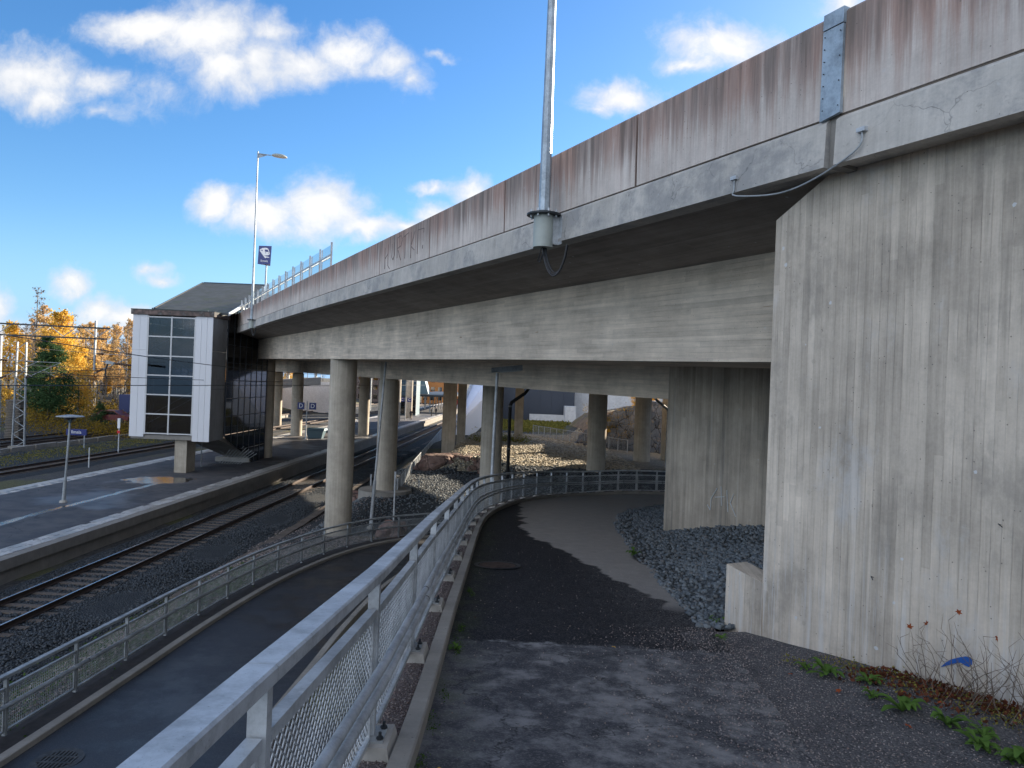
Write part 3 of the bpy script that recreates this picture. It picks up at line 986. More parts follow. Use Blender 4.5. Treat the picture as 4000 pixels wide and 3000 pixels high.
# upper kerb: outer rim, pebble strip and retaining wall
kerb('upper_path_kerb', UPs, zr, .15, .262, .115, .3, M['kerb'])
kerb('upper_path_kerb_bed', UPs, zr, -.20, .15, .070, .3, M['pinkbed'])
wsec = []; us = [0]
wl = offset_line(UPs, -.20); wl2 = offset_line(UPs, -.06)
for i, (p, q) in enumerate(zip(wl, wl2)):
    z = float(zr(p[1]))
    wsec.append([(p[0], p[1], -8.2), (q[0], q[1], -8.2), (q[0], q[1], z + .05), (p[0], p[1], z + .05)])
    if i: us.append(us[-1] + math.dist(wl[i], wl[i - 1]))
m_ = MB(); m_.sweep(wsec, us)
tag(m_.build('retaining_wall', M['column']), 'long curving concrete retaining wall that carries the upper path above the lower one', 'wall')
n_ = 9000
ss = rng.uniform(0, 1, n_) ** 2 * .55 * ul[-1]
px_ = np.interp(ss, ul, [p[0] for p in UPs]); py_ = np.interp(ss, ul, [p[1] for p in UPs])
off = rng.uniform(-.14, .14, n_)
stones('kerb_pebbles', np.stack([px_ + off, py_, zr(py_) + .073], 1), .0085, M['pebble'], 'pinkish pebbles lying along the kerb under the upper railing')

# ================================================================== BRIDGE
JY = 6.27


def ex(Y):
    return 5.89 - .5 * Y - .0003 * max(Y - 6, 0) ** 2


_zt = np.polyfit([-10, 0, 4.9, 6.3, 7.6, 10.8, 12.9, 19.4, 23, 43, 60, 90], [1.93, 1.97, 2.01, 2.03, 2.06, 2.14, 2.19, 2.40, 2.52, 2.80, 2.85, 2.6], 5)


def zb(Y): return float(np.polyval(_zt, Y))


def g1b(Y): return float(np.interp(Y, [0, 9.25, 11, 14.9, 31, 58, 110], [.30, .435, .47, .56, .83, 1.29, 1.5]))


def g2b(Y): return float(np.interp(Y, [0, 16.4, 20.4, 25.3, 41.5, 54, 110], [-.38, -.20, -.14, -.07, .12, .27, .6]))


def bp(Y, w, z=0.0):
    """point of the bridge: Y of the edge line, w metres in from the edge"""
    sl_ = -.5 - .0006 * max(Y - 6, 0)
    l = math.hypot(1, sl_)
    return (ex(Y) + w / l, Y - w * sl_ / l, z)


BR = thing('road_bridge', 'long curving concrete road bridge with rust stained parapet crossing over the railway', 'bridge', (2.75, 6.27, -2.4))


def bsweep(name, Y0, Y1, prof, mat, step=1.7, parent=BR, smooth=False):
    """prof(Y) -> ring of (w, z)"""
    n = max(1, int(abs(Y1 - Y0) / step))
    Ys = [Y0 + (Y1 - Y0) * k / n for k in range(n + 1)]
    secs_ = [[bp(Y, w, z) for (w, z) in prof(Y)] for Y in Ys]
    us_ = [0]
    for i in range(1, len(Ys)): us_.append(us_[-1] + math.dist(bp(Ys[i], 0), bp(Ys[i - 1], 0)))
    us_ = [u + Y0 * 1.118 for u in us_]
    m_ = MB(); m_.sweep(secs_, us_)
    return m_.build(name, mat, parent, smooth)


def sheet(name, Y0, Y1, w0, zf0, w1, zf1, mat, step=1.5, parent=BR):
    pass


YEND = 104.0
# deck slab: soffit from the edge beam down to the first girder, then flat
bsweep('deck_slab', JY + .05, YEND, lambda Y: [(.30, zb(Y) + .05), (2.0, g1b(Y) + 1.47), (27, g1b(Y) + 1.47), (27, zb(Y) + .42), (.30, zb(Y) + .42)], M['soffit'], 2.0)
for w0, w1, f in ((2.0, 4.8, g1b), (5.5, 8.0, g2b), (9.6, 11.6, g2b), (17.6, 19.8, g2b), (24.2, 26.4, g2b)):
    y0 = 5.5
    bsweep('girder', y0, YEND, lambda Y: [(w0, f(Y)), (w1, f(Y)), (w1, g1b(Y) + 1.475), (w0, g1b(Y) + 1.475)], M['web'], 2.0)
# edge beam in long segments, with a drip edge; a real gap at the expansion joint
beam = lambda Y: [(-.02, zb(Y)), (.07, zb(Y) - .005), (.09, zb(Y) + .03), (.34, zb(Y) + .035), (.34, zb(Y) + .43), (.05, zb(Y) + .445), (.0, zb(Y) + .40)]
bsweep('edge_beam', JY + .045, YEND, beam, M['beam'])
bsweep('edge_beam', -14.0, JY - .045, beam, M['beam'])
bsweep('beam_seat', JY + .04, YEND, lambda Y: [(.055, zb(Y) + .40), (.30, zb(Y) + .40), (.30, zb(Y) + .475), (.055, zb(Y) + .475)], M['groove'])
bsweep('beam_seat', -14, JY - .04, lambda Y: [(.045, zb(Y) + .40), (.30, zb(Y) + .40), (.30, zb(Y) + .49), (.045, zb(Y) + .49)], M['groove'])
# parapet panels: UV v runs 0 at the foot to 1 at the top
joints = [-13.4, -9.9, -6.4, -2.9, .6, JY - .045, None, JY + .045, 8.9, 12.3, 15.7, 19.2, 22.7]
while joints[-1] < YEND - 3: joints.append(joints[-1] + 3.5)
PT = 1.38


def panel(Ya, Yb):
    n = 3
    Ys = [Ya + .018 + (Yb - Ya - .036) * k / n for k in range(n + 1)]
    secs_ = [[bp(Y, w, zb(Y) + z) for (w, z) in ((.035, .46), (.25, .46), (.25, PT), (.05, PT), (.025, PT - .03))] for Y in Ys]
    m_ = MB()
    us_ = [Y * 1.118 for Y in Ys]
    m_.sweep(secs_, us_)
    for i in range(len(m_.uv)):
        if m_.uv[i]:
            f = m_.f[i]
            k = i % 5 if i < 5 * n else 0
            vals = {0: (-.1, -.1), 1: (-.1, .9), 2: (.9, 1.0), 3: (1.0, .97), 4: (.97, .0)}[i % 5]
            a = m_.uv[i]
            m_.uv[i] = [(a[0][0], vals[0]), (a[1][0], vals[0]), (a[2][0], vals[1]), (a[3][0], vals[1])]
    return m_.build('parapet_panel', M['parapet'], BR)


for i in range(len(joints) - 1):
    if joints[i] is None or joints[i + 1] is None: continue
    panel(joints[i], joints[i + 1])
# zinc cover plate over the expansion joint, cap piece and screws
cp = MB()
q = [bp(JY - .17, -.012, zb(JY) + .47), bp(JY + .25, -.012, zb(JY) + .46)]
y0_, y1_ = JY - .085, JY + .105
cp.hexa([bp(y0_, -.016, zb(JY) + .455), bp(y1_, -.016, zb(JY) + .425), bp(y1_, .02, zb(JY) + .425), bp(y0_, .02, zb(JY) + .455),
         bp(y0_, -.008, zb(JY) + PT - .14), bp(y1_, -.008, zb(JY) + PT - .14), bp(y1_, .02, zb(JY) + PT - .14), bp(y0_, .02, zb(JY) + PT - .14)])
cpo = cp.build('joint_cover_plate', M['plate'], BR)
cp = MB()
cp.hexa([bp(y0_, -.012, zb(JY) + PT - .13), bp(y1_, -.012, zb(JY) + PT - .13), bp(y1_, .27, zb(JY) + PT - .13), bp(y0_, .27, zb(JY) + PT - .13),
         bp(y0_, -.006, zb(JY) + PT + .012), bp(y1_, -.006, zb(JY) + PT + .012), bp(y1_, .27, zb(JY) + PT + .012), bp(y0_, .27, zb(JY) + PT + .012)])
cp.build('joint_cap_plate', M['plate'], BR)
sc_ = MB()
for k in range(7):
    for yy_s in ((y1_ - .025,) if k % 2 else (y1_ - .025, y0_ + .02)):
        c_ = Vector(bp(yy_s, -.018, zb(JY) + .52 + k * .11))
        sc_.obox(c_, (.004, .002, 0), (-.002, .003, 0), (0, 0, .004))
so = sc_.build('screw', M['darkmetal'], None)
so.parent = cpo; so.location = (0, 0, 0)
so.data.transform(Matrix.Translation(-Vector(BR.location)) @ Matrix.Translation(Vector(((np.array(sc_.v)[:, 0].min() + np.array(sc_.v)[:, 0].max()) / 2, (np.array(sc_.v)[:, 1].min() + np.array(sc_.v)[:, 1].max()) / 2, np.array(sc_.v)[:, 2].min()))))
so['kind'] = 'stuff'
# sealant inside the joint
m_ = MB()
m_.hexa([bp(JY - .044, .05, zb(JY) + .0), bp(JY + .044, .05, zb(JY)), bp(JY + .044, .33, zb(JY)), bp(JY - .044, .33, zb(JY)),
         bp(JY - .044, .05, zb(JY) + .60), bp(JY + .044, .05, zb(JY) + .60), bp(JY + .044, .33, zb(JY) + .60), bp(JY - .044, .33, zb(JY) + .60)])
m_.build('joint_sealant', M['fascia'], BR)
# first abutment: big boarded face, chamfered top corner, running on behind the viewer
prof = [(7.05, -3.4), (7.05, 1.77), (6.47, zb(6.4) + .03)]
wall = MB()
Ys = [-14 + k * 2 for k in range(10)]
poly = [bp(7.05, .30, -3.4), bp(7.05, .30, 1.77), bp(6.47, .30, zb(6.47) + .05)] + [bp(Y, .30, zb(Y) + .03) for Y in (6.2, 4, 2, 0, -4, -8, -14)] + [bp(-14, .30, -3.4)]
poly = list(reversed(poly))
nrm = Vector(bp(0, 1)) - Vector(bp(0, 0))
wall.prism(poly, nrm * 1.4)
wall.build('abutment_wall', M['wall'], BR)
m_ = MB()  # low wing wall at its foot
a0, a1 = 7.05, 7.50
m_.hexa([bp(a1, .29, -3.2), bp(a0 - .01, .29, -3.2), bp(a0 - .01, .58, -3.2), bp(a1, .58, -3.2), bp(a1, .29, -1.86), bp(a0 - .01, .29, -1.93), bp(a0 - .01, .58, -1.93), bp(a1, .58, -1.86)])
m_.build('wing_wall', M['wall'], BR)
# second abutment face, further in
m_ = MB()
poly = [bp(5.0, 5.45, -4.6), bp(14.1, 5.45, -4.6), bp(14.1, 5.45, 2.2), bp(5.0, 5.45, 2.2)]
m_.prism(poly, nrm * 1.6)
m_.build('abutment_wall', M['abut'], BR)
m_ = MB()
m_.prism([bp(5.0, 5.45, 1), bp(5.0, 5.45, 1)], (0, 0, 1)) if False else None
# approach body behind (carries the road on the right)
m_ = MB()
poly = [bp(4.6, 1.7, -4.5), bp(4.6, 27, -4.5), bp(-60, 27, -4.5), bp(-60, 1.7, -4.5)]
m_.prism(poly, (0, 0, 4.5 + 2.35))
m_.build('approach_embankment', M['column'], BR)
# columns
COLS = [(-7.93, 33.1, .62, -8.2, 0), (-19.95, 57.2, .66, -6.72, 0), (-6.55, 37.6, .54, -7.6, 1), (-.93, 35.6, .54, -7.6, 1), (5.2, 42.2, .56, -7.6, 1), (9.05, 48.2, .56, -7.6, 1),
        (11.3, 50.0, .56, -7.6, 1), (-24.0, 79, .62, -6.72, 0), (-34.8, 105, .62, -7.8, 0), (-17.1, 82, .62, -6.72, 0), (-18.2, 112, .62, -6.72, 0), (-18.0, 124, .6, -6.72, 0)]
for (x, y, r_, z0, col) in COLS:
    w = ((x - 5.89) + .5 * y) / 1.118
    top = g1b(y) + .4 if w < 5.0 else (g2b(y) + .02)
    m_ = MB()
    m_.cyl(x, y, z0, top - .22, r_, n=40, caps=False)
    m_.cyl(x, y, top - .22, top - .12, r_, r_ * .9, n=40, caps=False)
    m_.cyl(x, y, top - .12, max(top, g1b(y) + .45 if w > 5 else top), r_ * .9, n=40)
    m_.build('column', M['column'], BR, True)
# rectangular piers in the sun
for (x, y, hw, hd, z0) in ((-5.0, 57.5, .52, .5, -6.3), (-4.6, 66, .38, .4, -6.3), (.73, 63, .38, .4, -5.4)):
    m_ = MB()
    m_.prism([(x - hw, y - hd, z0), (x + hw, y - hd, z0), (x + hw, y + hd, z0), (x - hw, y + hd, z0)], (0, 0, 6.1 + .2))
    m_.prism([(x - hw * .8, y - hd * .8, z0 + 6.3), (x + hw * .8, y - hd * .8, z0 + 6.3), (x + hw * .8, y + hd * .8, z0 + 6.3), (x - hw * .8, y + hd * .8, z0 + 6.3)], (0, 0, 2.6 - z0 - 6.3))
    m_.build('pier', M['column'], BR)
m_ = MB(); m_.cyl(-6.55, 37.6, -7.4, -5.86, 1.45, 1.40, n=24)
m_.build('column_footing', M['kerb'], BR)
# bonding cables and brackets next to the joint
m_ = MB()
A = Vector(bp(JY + 1.02, -.03, zb(JY) + .17)); B = Vector(bp(JY - .30, -.03, zb(JY) + .22))
lo = Vector(bp(JY + .55, .02, zb(JY) - .10))
m_.tube([Vector(q_) for q_ in catmull([A, A + Vector((0, 0, -.12)), A + Vector((.01, -.03, -.19)), lo, Vector(bp(JY + .15, .0, zb(JY) - .07)), B + Vector((-.03, .02, -.16)), B], .02)], .008, 8)
m_.build('bonding_cable', M['galv_d'], BR, True)
for c_ in (A, B):
    m_ = MB(); m_.obox(c_, (.018, -.036, 0), (.02, .01, 0), (0, 0, .018)); m_.build('bracket', M['galv'], BR)
# hand written letters on one panel, faint marker strokes (u along the bridge, v up)
strokes = [[(0, .05), (0, .75)], [(.0, .38), (.26, .52)], [(.27, .12), (.27, .82)], [(.27, .12), (.42, .0)],
           [(.6, .78), (.58, .35), (.68, .25), (.8, .4), (.8, .8)], [(1.02, .25), (1.02, .9)], [(1.02, .9), (1.3, .92), (1.42, .78), (1.3, .6), (1.04, .56)], [(1.08, .5), (1.3, .15)],
           [(1.62, .15), (1.62, .86)], [(1.48, .83), (1.86, .9)], [(2.05, .1), (2.05, .88)], [(2.05, .45), (2.3, .3)], [(2.08, .5), (2.3, .85)],
           [(2.5, .15), (2.5, .85)], [(2.5, .85), (2.92, .82), (2.9, .7)], [(2.84, .25), (2.86, .35)]]
def gp(u, v):
    Y = 18.75 - u * .93
    return Vector(bp(Y, .030, zb(Y) + .52 + v * .80))


for lo_, hi_ in ((0, 4), (4, 5), (5, 8), (8, 10), (10, 13), (13, 16)):
    m_ = MB()
    for st in strokes[lo_:hi_]:
        for (a, b), (c, d) in zip(st[:-1], st[1:]):
            p_, q_ = gp(a, b), gp(c, d)
            m_.bar(p_, q_, .012, .014, up=(0, 0, 1) if abs(p_.z - q_.z) < .1 else (.9, .45, 0))
    m_.build('marker_letter', M['graffiti'], BR)['kind'] = 'stuff'
# white scribble on the second abutment and blue spray mark on the first
m_ = MB()


def ap(Y, v, w=5.435): return Vector(bp(Y, w, v))


sc2 = [[(12.55, -2.05), (12.7, -2.3), (12.72, -2.55), (12.8, -2.45)], [(12.45, -2.0), (12.42, -2.4)], [(12.6, -2.25), (12.36, -2.2)], [(12.3, -2.05), (12.25, -2.5)], [(12.12, -2.1), (12.2, -2.3), (12.05, -2.55)]]
for st in sc2:
    for (a, b), (c, d) in zip(st[:-1], st[1:]): m_.bar(ap(a, b), ap(c, d), .010, .018, up=(.9, .45, 0))
m_.build('white_scribble', M['whitemark'], BR)['kind'] = 'stuff'
m_ = MB()
bl = [(-.16, -.13), (-.12, -.075), (-.07, -.025), (0, .018), (.05, .045), (.09, .055), (.112, .035), (.112, -.005), (.09, -.035), (.055, -.033), (.02, -.022), (-.03, -.045), (-.09, -.085)]
m_.prism([bp(5.28 - u * .76, .292, -1.985 + v * .85) for u, v in bl], nrm * .012)
m_.build('blue_spray_mark', M['bluepaint'], BR)
for (Y, z) in ((5.95, -1.55), (5.05, -.9)):  # tie wires poking out of the wall
    m_ = MB(); p_ = Vector(bp(Y, .3, z)); m_.tube([p_, p_ + Vector((-.03, -.02, .01)), p_ + Vector((-.05, -.09, 0))], .004, 5); m_.build('tie_wire', M['darkmetal'], BR)
# drainpipes
for (x, y, zt, z0, mt) in ((-.05, 36.6, -.25, -6.9, 'black'), (9.95, 44.5, -.5, -6.2, 'galv_d')):
    t_ = thing('drainpipe', 'black drainpipe with a kinked top beside the round column' if mt == 'black' else 'rusty pale drainpipe beside the far right column', 'drainpipe', (x, y, z0))
    m_ = MB()
    s_ = 1 if mt == 'black' else -1
    m_.tube([(x, y, z0), (x, y, zt - .9), (x + .06 * s_, y, zt - .72), (x + .75 * s_, y, zt - .2), (x + .9 * s_, y, zt), (x + .9 * s_, y, zt + 1.6)], .09, 10)
    m_.build('pipe', M[mt], t_, True)
    m_ = MB()
    for z in (z0 + 1.5, z0 + 3.5, zt - .95): m_.tube([(x, y, z), (x, y, z + .08)], .11, 10)
    m_.build('pipe_clamp', M['galv_d'], t_)

# glass screen on the parapet
SC = thing('glass_screen', 'row of clear glass panes in blue grey posts standing on top of the parapet', 'screen', bp(24.95, .12, zb(24.95) + PT))
Yp = [24.95 + 1.71 * k for k in range(24)]
for i, Y in enumerate(Yp):
    z = zb(Y) + PT
    m_ = MB(); c_ = Vector(bp(Y, .12, z + .42))
    d_ = (Vector(bp(Y + 1, 0)) - Vector(bp(Y, 0))).normalized(); n_v = Vector((d_.y, -d_.x, 0))
    m_.obox(c_, d_ * .03, n_v * .03, (0, 0, .46))
    m_.build('post', M['galv'], SC)
    if i < len(Yp) - 1:
        Y2 = Yp[i + 1]
        m_ = MB(); m_.bar(bp(Y, .09, z + .43), bp(Y2, .09, zb(Y2) + PT + .43), .03, .05); m_.build('rail', M['galv'], SC)
        m_ = MB()
        p_, q_ = bp(Y + .09, .15, 0), bp(Y2 - .09, .15, 0)
        m_.hexa([(p_[0], p_[1], z - .02), (q_[0], q_[1], zb(Y2) + PT - .02), (q_[0] + .006, q_[1] + .003, zb(Y2) + PT - .02), (p_[0] + .006, p_[1] + .003, z - .02),
                 (p_[0], p_[1], z + .82), (q_[0], q_[1], zb(Y2) + PT + .82), (q_[0] + .006, q_[1] + .003, zb(Y2) + PT + .82), (p_[0] + .006, p_[1] + .003, z + .82)])
        m_.build('glass_pane', M['clearglass'], SC)


# ================================================================== STREET LAMPS ON THE BRIDGE
def bridge_lamp(Y, label):
    z0 = zb(Y)
    c = Vector(bp(Y, -.215, z0 - .10))
    d_ = (Vector(bp(Y + 1, 0)) - Vector(bp(Y, 0))).normalized(); n_v = Vector((d_.y, -d_.x, 0))
    t_ = thing('street_lamp', label, 'street lamp', c)
    x, y = c.x, c.y
    m_ = MB(); m_.cyl(x, y, c.z, c.z + .475, .15, n=32); m_.build('drum', M['drum'], t_, True)
    m_ = MB(); m_.cyl(x, y, c.z + .476, c.z + .50, .255, n=36); m_.cyl(x, y, c.z + .50, c.z + .525, .21, .17, n=36)
    fl = m_.build('flange', M['darkmetal'], t_, True)
    for k in range(8):
        a = k * math.pi / 4 + .3
        b_ = MB(); b_.cyl(x + .20 * math.cos(a), y + .20 * math.sin(a), c.z + .44, c.z + .555, .014, n=6)
        b_.build('bolt', M['galv'], t_)
    m_ = MB()
    m_.obox(c + n_v * .14 + d_ * -.10 + Vector((0, 0, .26)), n_v * .075, d_ * .008, (0, 0, .21))
    m_.obox(c + n_v * .14 + d_ * .10 + Vector((0, 0, .26)), n_v * .075, d_ * .008, (0, 0, .21))
    m_.obox(c + n_v * .205 + Vector((0, 0, .26)), n_v * .008, d_ * .2, (0, 0, .21))
    m_.build('bracket', M['galv'], t_)
    zz = c.z + .52; top = zz + 9.9
    m_ = MB()
    m_.tube([(x, y, zz), (x, y, zz + 1.6), (x, y, zz + 1.601), (x, y, zz + 3.4), (x, y, top)], [.086, .079, .076, .062, .04], 8)
    m_.build('mast', M['mast'], t_)
    arm = n_v.copy(); s_ = Vector((-arm.y, arm.x, 0))
    tp = Vector((x, y, top - .12))
    m_ = MB(); m_.tube([tp, tp + arm * .75 + Vector((0, 0, .03))], [.035, .025], 8)
    m_.prism([tp + Vector((0, 0, .02)), tp + arm * .6 + Vector((0, 0, .03)), tp + Vector((0, 0, -.28))], s_ * .012)
    m_.build('arm', M['mast'], t_)
    hd = tp + arm * 1.22 + Vector((0, 0, .04))
    for nm, up_, mt in (('lamp_shade', 1, 'drum'), ('lamp_glass', -1, 'lampglass')):
        m_ = MB()
        rings = []
        K = 20
        for j in range(6):
            f = j / 5
            rr = math.sqrt(max(0, 1 - f * f)) if j < 5 else .02
            rings.append([hd + arm * (.46 * rr * math.cos(2 * math.pi * k / K)) + s_ * (.24 * rr * math.sin(2 * math.pi * k / K)) + Vector((0, 0, up_ * f * (.16 if up_ > 0 else .06))) for k in range(K)])
        m_.sweep(rings if up_ > 0 else [list(reversed(r_)) for r_ in rings], list(range(6)))
        m_.build(nm, M[mt], t_, True)
    # cable loops under the drum
    for k, (dep, wd, o_) in enumerate(((.43, .38, 0), (.40, .33, .03), (.455, .41, -.02))):
        m_ = MB()
        base = Vector((x, y, c.z + .03)) + d_ * -.0 + n_v * .02
        far = base - d_ * (wd + o_ * .4) + n_v * .18 + Vector((0, 0, -.02))
        pts = []
        for j in range(15):
            f = j / 14
            p_ = base.lerp(far, f)
            pts.append(p_ + Vector((0, 0, -dep * math.sin(math.pi * f) ** .62)) + n_v * o_)
        m_.tube(pts, .013, 8); m_.build('cable', M['rubber'], t_, True)
    m_ = MB(); base = Vector((x, y, c.z + .02)) - n_v * .02
    m_.tube([base, base + d_ * .05 + Vector((0, 0, -.12)), base + d_ * .11 + Vector((0, 0, -.20)), base + d_ * .04 + Vector((0, 0, -.23)), base - d_ * .05 + Vector((0, 0, -.12)), base - d_ * .03], .008, 6)
    m_.build('cable', M['rubber'], t_, True)
    return t_


bridge_lamp(10.62, 'nearest tall grey street lamp mast bolted to the bridge edge by a round drum bracket')
bridge_lamp(41.6, 'distant street lamp with an oval head on the bridge edge beside the glass screen')


# ================================================================== RAILINGS
def lattice(L, slope, z0, z1, pu, pz, w, square=False):
    """expanded metal mesh in local x (along) and z; returns V, F"""
    segs = []
    rows = int(round((z1 - z0) / pz)); cols = int(round(L / pu)) * 2
    a = pz / 2
    uu = np.linspace(0, L, cols + 1)
    for k in range(rows + 1):
        if square:
            segs.append(np.array([[0, z0 + k * pz, L, z0 + k * pz]]))
            continue
        zz = z0 + k * (z1 - z0) / rows + a * .92 * np.where((np.arange(cols + 1) + k) % 2 == 0, 1, -1)
        zz = np.clip(zz, z0, z1)
        segs.append(np.stack([uu[:-1], zz[:-1], uu[1:], zz[1:]], 1))
    if square:
        for u in np.arange(0, L, pu): segs.append(np.array([[u, z0, u, z1]]))
    G = np.concatenate(segs)
    p = G[:, :2]; q = G[:, 2:]
    d = q - p; l = np.linalg.norm(d, axis=1, keepdims=True)
    nrm_ = np.stack([-d[:, 1], d[:, 0]], 1) / np.maximum(l, 1e-6) * w / 2
    th = w * .8
    pts = []
    for base in (p, q):
        for sgn, yy in ((1, 0), (-1, 0), (-1, th), (1, th)):
            c = base + nrm_ * sgn
            pts.append(np.stack([c[:, 0], np.full(len(c), yy), c[:, 1] + c[:, 0] * slope], 1))
    V = np.stack(pts, 1).reshape(-1, 3)
    F0 = np.array([(0, 1, 5, 4), (1, 2, 6, 5), (2, 3, 7, 6), (3, 0, 4, 7)])
    F = F0[None] + (np.arange(len(G)) * 8)[:, None, None]
    return V, F.reshape(-1, 4)


def railing(root_label, P, zf, H, mat, matd, fine_until, pipes, plinths, side=1, name='path_railing', square=False):
    root = thing(name, root_label, 'railing', (P[0][0], P[0][1], float(zf(P[0][1]))))
    n = len(P)
    Z = [float(zf(p[1])) for p in P]
    for i, p in enumerate(P):
        a = Vector(P[max(i - 1, 0)]).to_3d(); b = Vector(P[min(i + 1, n - 1)]).to_3d()
        t_ = (b - a).normalized(); nn = Vector((t_.y, -t_.x, 0))
        c = Vector((p[0], p[1], Z[i]))
        m_ = MB(); m_.obox(c + Vector((0, 0, (H - .06) / 2)), t_ * .024, nn * .03, (0, 0, (H - .06) / 2))
        m_.build('post', mat, root)
        if plinths:
            m_ = MB()
            u, w = t_ * .135, nn * .10
            lo = c - Vector((0, 0, .02)) + nn * .02; hi = c + Vector((0, 0, .075)) + nn * .02
            m_.hexa([lo - u * 1.15 - w * 1.2, lo + u * 1.15 - w * 1.2, lo + u * 1.15 + w * 1.25, lo - u * 1.15 + w * 1.25, hi - u - w, hi + u - w, hi + u + w, hi - u + w])
            pl = m_.build('plinth', M['plinth'], root)
            if i < 12:
                m_ = MB(); m_.obox(hi + Vector((0, 0, .006)), t_ * .09, nn * .07, (0, 0, .006))
                bp_ = m_.build('base_plate', matd, root)
                for su in (-.062, .062):
                    m_ = MB(); q_ = hi + t_ * su + nn * .05
                    m_.cyl(q_.x, q_.y, q_.z + .01, q_.z + .024, .020, n=6); m_.cyl(q_.x, q_.y, q_.z + .02, q_.z + .05, .009, n=8)
                    m_.build('bolt', M['darkmetal'], root)
    for i in range(n - 1):
        a = Vector((P[i][0], P[i][1], Z[i])); b = Vector((P[i + 1][0], P[i + 1][1], Z[i + 1]))
        h_ = Vector((b.x - a.x, b.y - a.y, 0)); L = h_.length; t_ = h_.normalized(); nn = Vector((t_.y, -t_.x, 0))
        sl_ = (b.z - a.z) / L
        ang = math.atan2(t_.y, t_.x)
        # panel frame
        m_ = MB()
        A = a + t_ * .045; B = b - t_ * .045; A.z += sl_ * .045; B.z -= sl_ * .045
        top_ = H - .235
        for hh, ww, th in ((top_, .05, .045), (.07, .035, .03)):
            m_.bar(A + Vector((0, 0, hh)), B + Vector((0, 0, hh)), ww, th)
        for q_ in (A, B): m_.obox(q_ + Vector((0, 0, (top_ + .07) / 2)), t_ * .012, nn * .012, (0, 0, (top_ - .07) / 2))
        fr = m_.build('panel_frame', mat, root); fr['kind'] = 'stuff'
        near = i < fine_until
        V, F = lattice(L - .11, sl_, .10, top_ - .03, .058 if near else (.1 if not square else .05), .029 if near else (.05 if not square else .05), .0058 if near else .0075, square)
        me = np_mesh('mesh_panel', V, F, matd if not near else mat)
        o = link('mesh_panel', me, root, tuple(A + t_ * .012 - root.location), (0, 0, ang))
        o['kind'] = 'stuff'
    # top rail in lengths of two panels
    for i in range(0, n - 1, 2):
        j = min(i + 2, n - 1)
        pts = [Vector((P[k][0], P[k][1], Z[k] + H - .03)) for k in range(i, j + 1)]
        d0 = (pts[-1] - pts[0]).normalized()
        pts[0] = pts[0] + d0 * .004 if i else pts[0]
        secs_ = []
        us_ = [0]
        for k, q_ in enumerate(pts):
            kk = i + k
            a = Vector(P[max(kk - 1, 0)]).to_3d(); b = Vector(P[min(kk + 1, n - 1)]).to_3d()
            t_ = (b - a).normalized(); nn = Vector((t_.y, -t_.x, 0))
            w, h = .052, .03; c_ = .008
            secs_.append([q_ + nn * s_[0] + Vector((0, 0, s_[1])) for s_ in ((-w, -h + c_), (-w + c_, -h), (w - c_, -h), (w, -h + c_), (w, h - c_), (w - c_, h), (-w + c_, h), (-w, h - c_))])
            if k: us_.append(us_[-1] + (pts[k] - pts[k - 1]).length)
        m_ = MB(); m_.sweep(secs_, us_); m_.build('top_rail', mat, root)
    # round hand rails on the path side
    for (hh, off_, r_) in pipes:
        for i in range(0, n - 1, 2):
            j = min(i + 2, n - 1)
            pts = []
            for k in range(i, j + 1):
                a = Vector(P[max(k - 1, 0)]).to_3d(); b = Vector(P[min(k + 1, n - 1)]).to_3d()
                t_ = (b - a).normalized(); nn = Vector((t_.y, -t_.x, 0))
                pts.append(Vector((P[k][0], P[k][1], Z[k] + hh)) + nn * off_ * side)
            m_ = MB(); m_.tube(pts, r_, 14)
            m_.build('hand_rail', mat, root, True)
            m_ = MB(); d_ = (pts[1] - pts[0]).normalized(); m_.tube([pts[0] - d_ * .004 + d_ * .22, pts[0] + d_ * .24], r_ * 1.05, 12); m_.build('rail_joint', M['darkmetal'], root)
    return root


upper = [p for p in UP if p[1] > -2][:28]
zk = lambda Y: zr(Y) + .075
railing('upper galvanised railing with expanded mesh panels curving along the left of the upper path', upper, zk, 1.0, M['galv'], M['galv_d'], 8, ((.505, .085, .025), (.425, .095, .025)), True)
railing('lower galvanised railing with mesh panels between the lower path and the railway', [p for p in LR], lambda Y: zl(Y) + .045, 1.0, M['galv_d'], M['galv_d'], 0, ((.52, .09, .04),), False, square=True)

# ================================================================== TRACKS
SL = .032


def xt(a, Y): return a + SL * Y


def rail_prof(s=1.0):
    return [(-.075, -.17), (.075, -.17), (.075, -.155), (.012, -.135), (.012, -.045), (.036, -.035), (.036, -.004), (.030, 0), (-.030, 0), (-.036, -.004), (-.036, -.035), (-.012, -.045), (-.012, -.135), (-.075, -.155)]


